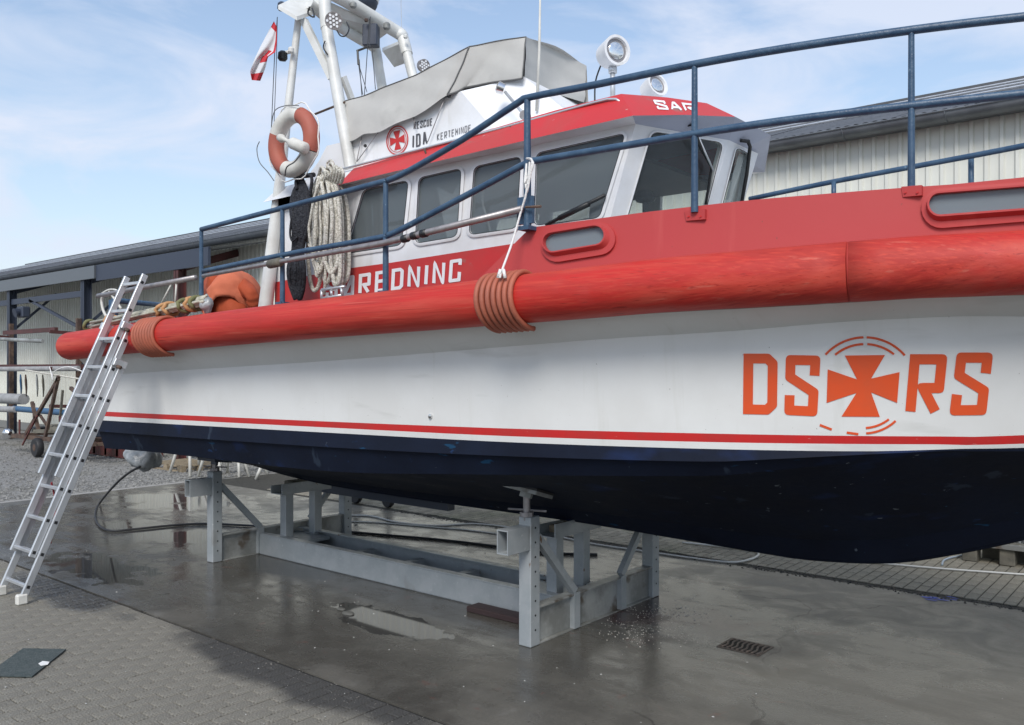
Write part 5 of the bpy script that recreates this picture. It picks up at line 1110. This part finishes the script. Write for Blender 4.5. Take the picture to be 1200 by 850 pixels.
# stretcher / bundle of poles on the stern
bd = thing('pole_bundle', P(175, 368, 3.95), 'bundle of thin pale poles with olive and tan straps lying on the stern fender', 'pole bundle')
for k in range(13):
    y0 = rng2.uniform(-5, 5); y1 = rng2.uniform(-7, 7); Yk = rng2.uniform(3.88, 4.04)
    bm = NB(); tube(bm, [P(103+rng2.uniform(0, 5), 383+y0, Yk), P(170, 368+(y0+y1)*.35, Yk), P(243-rng2.uniform(0, 10), 353+y1, Yk)], rng2.uniform(.010, .016), 6); obj('pole', bm, 'stick', bd, True)
for px, mm in ((107, 'strapg'), (132, 'strapt'), (192, 'strapt'), (200, 'strapt'), (218, 'strapg'), (226, 'strapt'), (232, 'strapg')):
    c = P(px, 383-(px-103)*.214, 3.96); bm = NB(); tube(bm, [c+Vector((rng2.uniform(-.03, .03), .075*math.cos(2*PI*i/14), .055*math.sin(2*PI*i/14))) for i in range(14)], .018, 6, closed=True); obj('strap', bm, mm, bd, True)
bm = NB(); c = P(243, 356, 3.98); bmesh.ops.create_icosphere(bm, subdivisions=3, radius=.07, matrix=Matrix.Translation(c) @ Matrix.Diagonal((.8, .7, 1.3, 1)))
for v in bm.verts: v.co = c+(v.co-c)*(1+.9*nzf(v.co, 14))
obj('wrapping', bm, 'plastic', bd, True)

# person bending over on the aft deck
def person():
    bY = 4.72
    pel = P(268, 352, bY); t = thing('person', Vector((pel.x, pel.y, 2.12)), 'person in orange overalls bending over on the aft deck, seen from behind', 'person')
    def q(px, py, Y): return P(px, py, Y)
    deck = 2.10
    J = {}; pts = []; rad = []; ed = []
    def add(n, p, r, par=None):
        J[n] = len(pts); pts.append(Vector(p)); rad.append(r)
        if par is not None: ed.append((J[par], J[n]))
    add('pel', q(270, 356, bY), (.20, .19)); add('waist', q(262, 341, bY+.02), (.185, .17), 'pel'); add('back', q(257, 337, bY+.14), (.18, .165), 'waist'); add('chest', q(266, 338, bY+.30), (.20, .165), 'back'); add('neck', q(282, 348, bY+.40), (.07, .07), 'chest')
    add('shR', q(279, 333, bY+.10), (.105, .10), 'chest'); add('elR', q(296, 345, bY+.05), (.075, .072), 'shR'); add('wrR', q(298, 366, bY+.10), (.055, .055), 'elR')
    add('shL', q(246, 345, bY+.34), (.085, .085), 'chest'); add('elL', q(240, 362, bY+.40), (.06, .06), 'shL'); add('wrL', q(250, 375, bY+.42), (.045, .045), 'elL')
    for s, k in ((-1, 'a'), (1, 'b')):
        hp = pts[0]+Vector((s*.11, -.02, -.10)); kn = Vector((hp.x+s*.05, hp.y+.20, lerp(hp.z, deck, .52))); an = Vector((hp.x+s*.04, hp.y-.02, deck+.08))
        add('hip'+k, hp, (.12, .12), 'pel'); add('kn'+k, kn, (.08, .08), 'hip'+k); add('an'+k, an, (.055, .055), 'kn'+k)
    me = bpy.data.meshes.new('body'); me.from_pydata(pts, ed, []); o = link('body', me, t)
    md = o.modifiers.new('s', 'SKIN'); me.skin_vertices[0].data[0].use_root = True
    for i, r in enumerate(rad): me.skin_vertices[0].data[i].radius = r
    sb = o.modifiers.new('u', 'SUBSURF'); sb.levels = 3; sb.render_levels = 3
    dg = bpy.context.evaluated_depsgraph_get(); bpy.context.view_layer.update(); dg.update()
    m2 = bpy.data.meshes.new_from_object(o.evaluated_get(dg)); o.modifiers.clear(); o.data = m2; m2.materials.clear(); m2.materials.append(mat('trousers_orange', (.36, .06, .018), .85, bump=.4, bscale=10))
    for p in m2.polygons: p.use_smooth = True
    for v in m2.vertices:   # folds of cloth
        d = nzf(v.co+Vector((3, 1, 0)), 9)*.012+math.sin(v.co.z*60+v.co.x*25+nzf(v.co, 5)*6)*.0035
        v.co += v.normal*d
    # jacket: a dome over the bent back, its hem riding up over the seat
    c = Vector((pts[0].x-.06, bY+.10, 0)); ztop = P(268, 319, bY+.15).z; bm = NB(); L_ = []
    for k in range(15):
        t_ = k/14; row = []
        for i in range(40):
            a = 2*PI*i/40; hem = 2.44+.24*math.exp(-((math.cos(a+.80)-1)/.22)**2)
            r_ = math.sin(min(t_*1.25, 1)*PI/2)**.75*(1+.05*t_); z = ztop-(ztop-hem)*(t_**1.6)
            p = c+Vector((math.cos(a)*.215*r_, math.sin(a)*.30*r_, z)); p += Vector((math.cos(a), math.sin(a), 0))*(nzf((p.x*1.5, p.y, p.z*2), 5)*.05+.013*math.sin(a*7+z*26+nzf((p.x, p.y, p.z), 4)*5)+.012*nzf((p.x, p.y, p.z), 14))*t_
            p.z += -.10*t_*(math.cos(a) > 0)*0; row.append(p)
        L_.append(row)
    L_.append([c+(p-c)*.0+Vector(((p.x-c.x)*.95, (p.y-c.y)*.95, p.z+.004)) for p in L_[-1]])
    loops(bm, L_, cap0=True); jk = obj('jacket', bm, 'overall', t, True)
    hd = pts[J['neck']]+Vector((.03, .12, -.06)); bm = NB(); bmesh.ops.create_uvsphere(bm, u_segments=20, v_segments=14, radius=.105, matrix=Matrix.Translation(hd) @ Matrix.Diagonal((.86, 1.0, 1.12, 1))); 
    for v in bm.verts:
        if (v.co-hd).y > .07 and abs((v.co-hd).x) < .03 and abs((v.co-hd).z) < .02: v.co.y += .02
    h_ = obj('head', bm, 'skin', t, True)
    bm = NB(); bmesh.ops.create_uvsphere(bm, u_segments=16, v_segments=10, radius=.112, matrix=Matrix.Translation(hd+Vector((0, -.02, .02))) @ Matrix.Diagonal((.88, 1, 1.05, 1))); obj('hair', bm, 'hair', h_, True)
    for n in ('wrR', 'wrL'):
        w0 = pts[J[n]]; bm = NB(); dd = Vector((.0, .02, -1)).normalized(); tube(bm, [w0, w0+dd*.05, w0+dd*.10], [.03, .042, .03], 10, flat=.5)
        for i in range(4): b0 = w0+dd*.09+Vector(((i-1.5)*.019, 0, 0)); ln = (.06, .072, .068, .05)[i]; tube(bm, [b0, b0+dd*ln*.5+Vector((0, .008, 0)), b0+dd*ln+Vector((0, .028, 0))], [.009, .0085, .006], 6)
        b0 = w0+dd*.04+Vector((.035, 0, 0)); tube(bm, [b0, b0+Vector((.022, .01, -.03)), b0+Vector((.026, .022, -.055))], [.012, .010, .007], 6); obj('hand', bm, 'skin', t, True)
    for k in ('ana', 'anb'):
        a = pts[J[k]]; bm = NB(); tube(bm, [a+Vector((0, -.08, -.04)), a+Vector((0, 0, -.02)), a+Vector((0, .12, -.045)), a+Vector((0, .17, -.05))], [.035, .05, .04, .025], 10); obj('boot', bm, 'rubber', t, True)
person()

# ------------------------------------------------------------------ underwater gear
pg = thing('wrapped_propeller', P(168, 545, 4.9), 'propeller hub wrapped in grey plastic sheet hanging under the stern', 'wrapped propeller')
bm = NB(); c = P(168, 536, 4.9); bmesh.ops.create_icosphere(bm, subdivisions=4, radius=.17, matrix=Matrix.Translation(c))
for v in bm.verts:
    d = v.co-c; v.co = c+Vector((d.x*1.15, d.y, d.z*1.1))*(1+.35*nzf(v.co*1.0, 7)+.12*nzf(v.co, 18)); 
    if d.z < 0: v.co.x += d.z*-.25
obj('plastic_wrap', bm, 'plastic', pg, True)
bm = NB(); tube(bm, [c+Vector((0, 0, .1)), c+Vector((.1, .05, .45))], .04, 8); obj('shaft_strut', bm, 'navy', pg, True)
g1 = [P(164, 547, 4.75), P(150, 555, 4.75), P(135, 568, 4.9), G(118, 588, .05), G(112, 600, .02), G(114, 613, .02), G(128, 622, .02), G(160, 620, .02), G(200, 616, .02), G(240, 614, .02), G(290, 616, .02), G(330, 619, .02)]
bm = NB(); tube(bm, smooth(g1, 6), .014, 8); o = obj('hose', bm, 'rubber', None, True); tag(o, 'black hose dropping from the wrapped propeller and curling over the wet slab', 'hose')
def hose(pts, r, m, lab, nm='hose'):
    bm = NB(); tube(bm, smooth([G(x, y, r+.004) for x, y in pts], 6), r, 7); o = obj(nm, bm, m, None, True); tag(o, lab, 'hose'); return o
hose([(405, 604), (435, 605), (465, 612), (508, 616), (552, 614), (588, 617), (640, 626), (692, 637), (732, 643), (767, 648), (810, 654), (855, 659), (878, 656), (889, 650), (880, 645), (840, 640), (800, 636)], .011, 'hosew', 'white garden hose running behind the cradle and looping back at its right end')
hose([(405, 611), (450, 613), (508, 618), (545, 621), (584, 626), (620, 632)], .009, 'hosew', 'thin pale hose on the slab just in front of the white garden hose')
hose([(405, 623), (450, 627), (519, 633), (586, 641), (640, 648), (700, 650)], .015, 'rubber', 'thick black hose lying behind the cradle beam')
hose([(980, 655), (1040, 661), (1110, 667), (1180, 672), (1240, 676)], .010, 'hosew', 'white cable lying straight across the buff pavers at right')
hose([(1104, 662), (1106, 657), (1113, 654), (1122, 652), (1130, 650)], .010, mat('hoseb', (.3, .36, .42), .5), 'short light blue hose end curling on the buff pavers')

# ------------------------------------------------------------------ cradle
cr_ = thing('boat_cradle', (-5.9, 5.6, 0), 'grey galvanised steel cradle carrying the boat on the wet slab', 'cradle')
XN, XF = -3.81, -7.93; YN, YFa = 4.80, 6.50
def cpart(name, m='galv', par=None):
    class B_:
        def __enter__(s): s.bm = NB(); return s.bm
        def __exit__(s, *a): s.o = obj(name, s.bm, m, par or cr_)
    return B_()
def holes(xf, yf, z0, z1, n, dirv):
    for k in range(n):
        bm = NB(); lathe(bm, (xf, yf, lerp(z0, z1, k/(n-1))), dirv, [(0, .008), (.002, .008)], 8); obj('bolt_hole', bm, 'pit', cr_)
pt = .055
for X in (XN, XF):
    sg = 1 if X == XN else -1
    for Y in (YN, YFa):
        with cpart('post') as bm: box(bm, (X-pt, Y-pt, .004), (X+pt, Y+pt, .93 if Y == YN else .88), bev=.006)
        if X == XN: holes(X+pt, Y, .12, .85, 8, (1, 0, 0))
        else: holes(X+pt, Y, .12, .82, 8, (1, 0, 0))
    # cross beam: channel with flanges
    with cpart('cross_beam', 'galvdirty') as bm:
        box(bm, (X-.012, YN+pt+.002, .014), (X+.012, YFa-pt-.002, .26)); box(bm, (X-.045, YN+pt+.002, .262), (X+.045, YFa-pt-.002, .274)); box(bm, (X-.045, YN+pt+.002, .005), (X+.045, YFa-pt-.002, .013))
    for Y0, Y1, Y2 in ((YN+pt, YN+.52, YN+.52), (YFa-pt, YFa-.52, YFa-.52)):
        with cpart('brace') as bm: obox(bm, (X+.02, Y0, .78), (X+.02, Y1, .29), .055, .05, up=(1, 0, 0))
        with cpart('stiffener') as bm: box(bm, (X+.013, Y1-.04, .014), (X+.05, Y1+.035, .261)); box(bm, (X+.05, Y1-.04, .0145), (X+.056, Y1+.035, .285))
    # side arm: open box tube
    for Y, s in ((YN, -1), (YFa, 1)):
        with cpart('side_arm') as bm:
            y0 = Y+s*pt; y1 = Y+s*(.30 if s < 0 else .25); ya, yb = min(y0, y1), max(y0, y1); w_, h0, h1, tk = .05, .70, .87, .008
            box(bm, (X-w_, ya, h0), (X-w_+tk, yb, h1)); box(bm, (X+w_-tk, ya, h0), (X+w_, yb, h1)); box(bm, (X-w_+tk, ya, h0), (X+w_-tk, yb, h0+tk)); box(bm, (X-w_+tk, ya, h1-tk), (X+w_-tk, yb, h1))
    # centre supports and keel channel
    Xc = -4.05 if X == XN else -7.58
    for Y in (5.43, 5.80):
        with cpart('keel_post') as bm: box(bm, (Xc-.05, Y-.05, .20), (Xc+.05, Y+.05, .665), bev=.005); box(bm, (Xc-.08, Y-.08, .195), (Xc+.08, Y+.08, .203))
    with cpart('keel_channel') as bm:
        box(bm, (Xc-.10, 5.30, .667), (Xc+.10, 5.94, .677)); box(bm, (Xc+.09, 5.30, .678), (Xc+.10, 5.94, .78)); box(bm, (Xc-.10, 5.30, .678), (Xc-.09, 5.94, .75))
    with cpart('keel_block', 'wood' if X == XN else 'woodg') as bm: box(bm, (Xc-.08, 5.45, .678), (Xc+.08, 5.75, .735 if X == XN else .79), bev=.008)
# long beams
for Y, s in ((5.30, 1), (5.86, -1)):
    with cpart('long_beam') as bm:
        box(bm, (XF+.06, Y-.006, .014), (XN-.06, Y+.006, .215)); box(bm, (XF+.06, min(Y, Y+s*.08), .216), (XN-.06, max(Y, Y+s*.08), .226)); box(bm, (XF+.06, min(Y, Y+s*.08), .006), (XN-.06, max(Y, Y+s*.08), .013))
for X in (-6.6, -5.9, -5.2, -4.5):
    with cpart('cross_tie') as bm: box(bm, (X-.04, 5.39, .10), (X+.04, 5.77, .16))
with cpart('floor_plate') as bm: box(bm, (-4.45, 5.39, .161), (-3.88, 5.775, .190))
with cpart('floor_plate') as bm: box(bm, (-7.85, 5.39, .161), (-7.3, 5.775, .190))
# screw jacks with pads
def jack(X, Y, ztop, nx, ny, m='galv', ang=(.15, .1)):
    j = link('screw_jack', None, cr_)
    bm = NB(); tube(bm, [(X, Y, .90), (X, Y, ztop-.03)], .026, 12); obj('spindle', bm, 'steelpole', j, True, 50)
    bm = NB(); tube(bm, [(X-.14, Y-.04, .975), (X+.14, Y+.05, .975)], .008, 6); lathe(bm, (X, Y, .932), (0, 0, 1), [(0, .05), (.03, .05)], 8); obj('handle', bm, 'steelpole', j)
    rot = Matrix.Translation((X, Y, ztop)) @ Matrix.Rotation(ang[0], 4, 'X') @ Matrix.Rotation(ang[1], 4, 'Y')
    bm = NB(); v = box(bm, (-.16, -.10, 0), (.16, .10, .025)); v = box(bm, (-.05, -.012, -.035), (.05, .012, 0)); bmesh.ops.transform(bm, matrix=rot, verts=bm.verts); obj('pad_plate', bm, m, j)
    bm = NB(); box(bm, (-.165, -.105, .0255), (.165, .105, .042)); bmesh.ops.transform(bm, matrix=rot, verts=bm.verts); obj('pad_rubber', bm, 'rubber', j)
jack(XN, YN-.03, 1.10, 0, 0, 'galvdirty', (-.28, .10)); jack(XF+.0, YN, 1.03, 0, 0, 'steelblue', (-.12, .0)); jack(XN, YFa, 1.06, 0, 0, 'galvdirty', (.22, .1)); jack(XF, YFa, 1.03, 0, 0, 'steelblue', (.12, 0))
bm = NB(); box(bm, (-4.72, 5.12, .0045), (-4.0, 5.27, .05), bev=.006); a = obj('timber', bm, mat('dark_timber', (.035, .02, .02), .6, bump=.2)); tag(a, 'dark red wet timber lying in front of the long cradle beam', 'timber')

# ------------------------------------------------------------------ ladder
b0 = G(17, 707, 0); XL = b0.x+.06; 
lad = thing('extension_ladder', (XL-.2, 2.92, 0), 'three section aluminium ladder leaning on the stern of the boat', 'ladder')
A0 = Vector((0, 2.90, .03)); A1 = Vector((.16, 3.99, 2.73)); dr = (A1-A0).normalized(); nrm = Vector((0, -dr.z, dr.y)); LT = (A1-A0).length
def lp_(s, o_=0, x=0): return Vector((x, 0, 0))+A0+dr*s+nrm*o_
secs = [(0.0, 2.13, .225, 0.0), (.36, 2.47, .198, .058), (1.05, 3.0, .170, .116)]
for (s0, s1, hw, o_) in secs:
    for sg in (-1, 1):
        x = XL-.19+sg*hw; bm = NB(); obox(bm, lp_(s0, o_, x), lp_(s1, o_, x), .028, .055, up=nrm, bev=.003); r_ = obj('side_rail', bm, 'alu', lad)
    k = 0; s = .12+.28*math.ceil((s0+.03-.12)/.28)
    while s < s1-.05:
        bm = NB(); obox(bm, lp_(s, o_, XL-.19-hw+.012), lp_(s, o_, XL-.19+hw-.012), .028, .028, up=(0, 0, 1), bev=.003); g_ = obj('rung', bm, 'alu', lad)
        for sg in (1,):
            bm = NB(); p = lp_(s, o_, XL-.19+hw+.012); obox(bm, p, p+Vector((.004, 0, 0)), .026, .026, up=dr); obj('rung_end', bm, 'black', lad)
        s += .28
for sg in (-1, 1):
    p = lp_(0, 0, XL-.19+sg*.225); bm = NB(); box(bm, p+Vector((-.028, -.045, -.030)), p+Vector((.028, .045, .06)), bev=.012); obj('foot', bm, 'ring_w', lad)
for s, o_, hw in ((2.13, .03, .225), (2.47, .085, .198)):
    for sg in (-1, 1):
        p = lp_(s, o_, XL-.19+sg*hw); bm = NB(); obox(bm, p-dr*.02, p+dr*.05, .05, .12, up=nrm, bev=.005); obj('guide_bracket', bm, 'alu', lad)
    bm = NB(); p = lp_(s-.02, o_+.02, XL-.19+hw+.03); tube(bm, [p, p+Vector((.05, 0, -.01))], .018, 8); obj('catch', bm, 'rust', lad, True)
bm = NB(); tube(bm, smooth([lp_(1.05, 0.0, XL-.05), lp_(.9, -.05, XL-.07), lp_(.6, -.07, XL-.08), lp_(.5, -.09, XL-.09)], 4), .014, 6, flat=.3); tube(bm, smooth([lp_(1.0, 0.05, XL-.24), lp_(.8, -.08, XL-.24), lp_(.62, -.1, XL-.24)], 4), .016, 6, flat=.3); obj('strap', bm, 'redstrap', lad)

# ------------------------------------------------------------------ small ground things
q = [G(27, 761, .006), G(77.5, 762, .006), G(37.5, 794, .006), G(-6, 793, .006), G(-8, 786, .006)]
bm = NB(); polyslab(bm, [q], (0, 0, .008)); o = obj('rubber_mat', bm, 'mat'); tag(o, 'dark green grey rubber mat lying on the near pavers', 'mat')
bm = NB(); polyslab(bm, [[G(45, 778, .016), G(50, 775, .016), G(58, 776, .016), G(56, 779, .016), G(48, 780.5, .016)]], (0, 0, .002)); o = obj('paper_scrap', bm, 'paper'); tag(o, 'small white paper scrap on the rubber mat', 'paper')
# drain
dc = G(873, 759, 0); dr_ = thing('drain_grate', dc, 'cast iron drain grate with wavy bars set in the concrete', 'drain grate')
bm = NB(); box(bm, dc+Vector((-.15, -.12, .0045)), dc+Vector((.15, .12, .006))); obj('pit', bm, 'pit', dr_)
for k in range(8):
    x = -.13+k*.037; bm = NB(); pts = [dc+Vector((x+.014*math.sin(i/8*2*PI), -.105+.21*i/8, .008)) for i in range(9)]; tube(bm, pts, .008, 6); obj('bar', bm, 'iron', dr_, True)
bm = NB()
for a, b_ in (((-.16, -.125), (.16, -.11)), ((-.16, .11), (.16, .125)), ((-.16, -.11), (-.145, .11)), ((.145, -.11), (.16, .11))): box(bm, dc+Vector((*a, .0045)), dc+Vector((*b_, .0085)))
obj('frame', bm, 'iron', dr_)
# stone chip on the slab
for (px, py, s) in ((408, 719, .05), (400, 714, .035)):
    bm = NB(); bmesh.ops.create_icosphere(bm, subdivisions=2, radius=s, matrix=Matrix.Translation(G(px, py, .008)) @ Matrix.Diagonal((1.3, .8, .35, 1))); o = obj('rubble', bm, mat('rubble', (.1, .1, .09), .7, bump=.5)); tag(o, 'larger flat lump of debris at the puddle' if s > .04 else 'smaller lump of debris behind the flat one at the puddle', 'debris')
# pallet under the hull, trestles, trolley, pallets right
def pallet(c, L_, W__, m, label, n=7):
    t = thing('pallet', c, label, 'pallet'); c = Vector(c)
    for k in range(n): bm = NB(); x = c.x-L_/2+k*(L_-.1)/(n-1); box(bm, (x, c.y-W__/2, c.z+.10), (x+.1, c.y+W__/2, c.z+.125)); obj('top_board', bm, m, t)
    for dy in (-W__/2, -.05, W__/2-.1):
        bm = NB(); box(bm, (c.x-L_/2, c.y+dy, c.z), (c.x+L_/2, c.y+dy+.1, c.z+.02)); obj('runner', bm, m, t)
        for dx in (-L_/2, -.07, L_/2-.14): bm = NB(); box(bm, (c.x+dx, c.y+dy, c.z+.021), (c.x+dx+.14, c.y+dy+.1, c.z+.099)); obj('block', bm, m, t)
    return t
pallet(G(216, 549, -.012), 1.2, .8, 'wood', 'weathered wooden pallet on the gravel beyond the slab under the hull')
tl = ['white trestle nearest the wooden pallet, under the hull', 'white trestle in the middle of the row under the hull', 'small white trestle farthest right under the hull']
for i, (px, py, h) in enumerate(((228, 555, .75), (262, 559, .75), (284, 556, .6))):
    c = G(px, py, -.012); t = thing('trestle', c, tl[i], 'trestle', 'white trestles standing under the hull')
    for dx in (-.28, .28):
        for dy in (-.3, .3):
            bm = NB(); tube(bm, [c+Vector((dx*1.3, dy, 0)), c+Vector((dx*.5, dy*.6, h))], .028, 8); obj('leg', bm, 'ring_w', t, True)
    bm = NB(); obox(bm, c+Vector((-.4, 0, h+.03)), c+Vector((.4, 0, h+.03)), .1, .06); obj('beam', bm, 'ring_w', t)
c = G(300, 562, -.01); bm = NB(); tube(bm, [c, c+Vector((.1, .05, .25))], .03, 8); o = obj('peg', bm, 'ring_w', None, True); tag(o, 'short white peg leaning on the pavers right of the trestles', 'peg')
# trolley behind the hull
c = G(436, 596, 0); t = thing('boat_trolley', c, 'low dark wheeled trolley standing beyond the slab behind the hull', 'trolley')
for px, py, r in ((417, 590, .13), (455, 595, .10)):
    p = G(px, py, 0); p.z = r; bm = NB(); lathe(bm, p+Vector((0, -.04, 0)), (0, 1, 0), [(0, r*.6), (0, r*.9), (.02, r), (.06, r), (.08, r*.9), (.08, r*.6)], 18); obj('wheel', bm, 'rubber', t, True, 35)
    bm = NB(); tube(bm, [p, p+Vector((0, 0, .6))], .03, 8); obj('fork', bm, 'ring_w' if r < .12 else 'steelblue', t, True)
bm = NB(); p = G(436, 590, .5); obox(bm, p+Vector((-1, 0, .1)), p+Vector((1.2, 0, .1)), .1, .1); obj('frame', bm, 'steelblue', t)
# pallets at right by the wall
c = Vector((P(1190, 660, 9.9).x, 10.1, 0)); 
t = thing('timber_bearer', c, 'dark timber bearer on green blocks beside the hall wall, right edge', 'timber')
bm = NB(); p0 = P(1130, 652, 9.9); p1 = P(1290, 680, 9.9)
for px in (1137, 1181, 1230):
    p = P(px, 655, 9.8); bm = NB(); box(bm, (p.x-.07, 9.75, 0), (p.x+.07, 9.95, .17), bev=.01); obj('block', bm, 'woodg', t)
bm = NB(); a = P(1133, 650, 9.8).x; b_ = P(1330, 650, 9.8).x; box(bm, (a, 9.72, .172), (b_, 10.0, .215)); obj('plank', bm, 'galvdirty', t)
bm = NB(); box(bm, (a+.1, 10.02, .0), (b_, 10.3, .16)); obj('plank', bm, 'woodg', t)
for k in range(6):
    px = 1166+k*9; p = P(px, 650, 9.85); bm = NB(); tube(bm, [(p.x, 9.8, .24), (p.x+.05, 9.95, .62)], .045, 8, flat=.5); o = obj('plastic_bottle', bm, 'plastic', None, True); tag(o, ['leftmost', 'second', 'third', 'fourth', 'fifth', 'rightmost'][k]+' of the pale plastic pieces standing on the bearer by the wall', 'plastic piece', 'pale plastic pieces on the bearer')
# blue paint spots on the far slab edge
bm = NB(); c = G(1105, 703, .006); 
for k in range(16):
    p = G(1085+rng2.uniform(0, 38), 701+rng2.uniform(-1, 3), .006); r = rng2.uniform(.01, .05); bm.faces.new([bm.verts.new(p+Vector((r*1.6*math.cos(2*PI*i/7)*rng2.uniform(.6, 1.2), r*.5*math.sin(2*PI*i/7)*rng2.uniform(.6, 1.2), 0.0003*k))) for i in range(7)])
o = obj('blue_paint_mark', bm, mat('bluepaint', (.03, .07, .4), .6)); tag(o, 'blue paint spots on the far edge of the slab at right', 'paint mark')
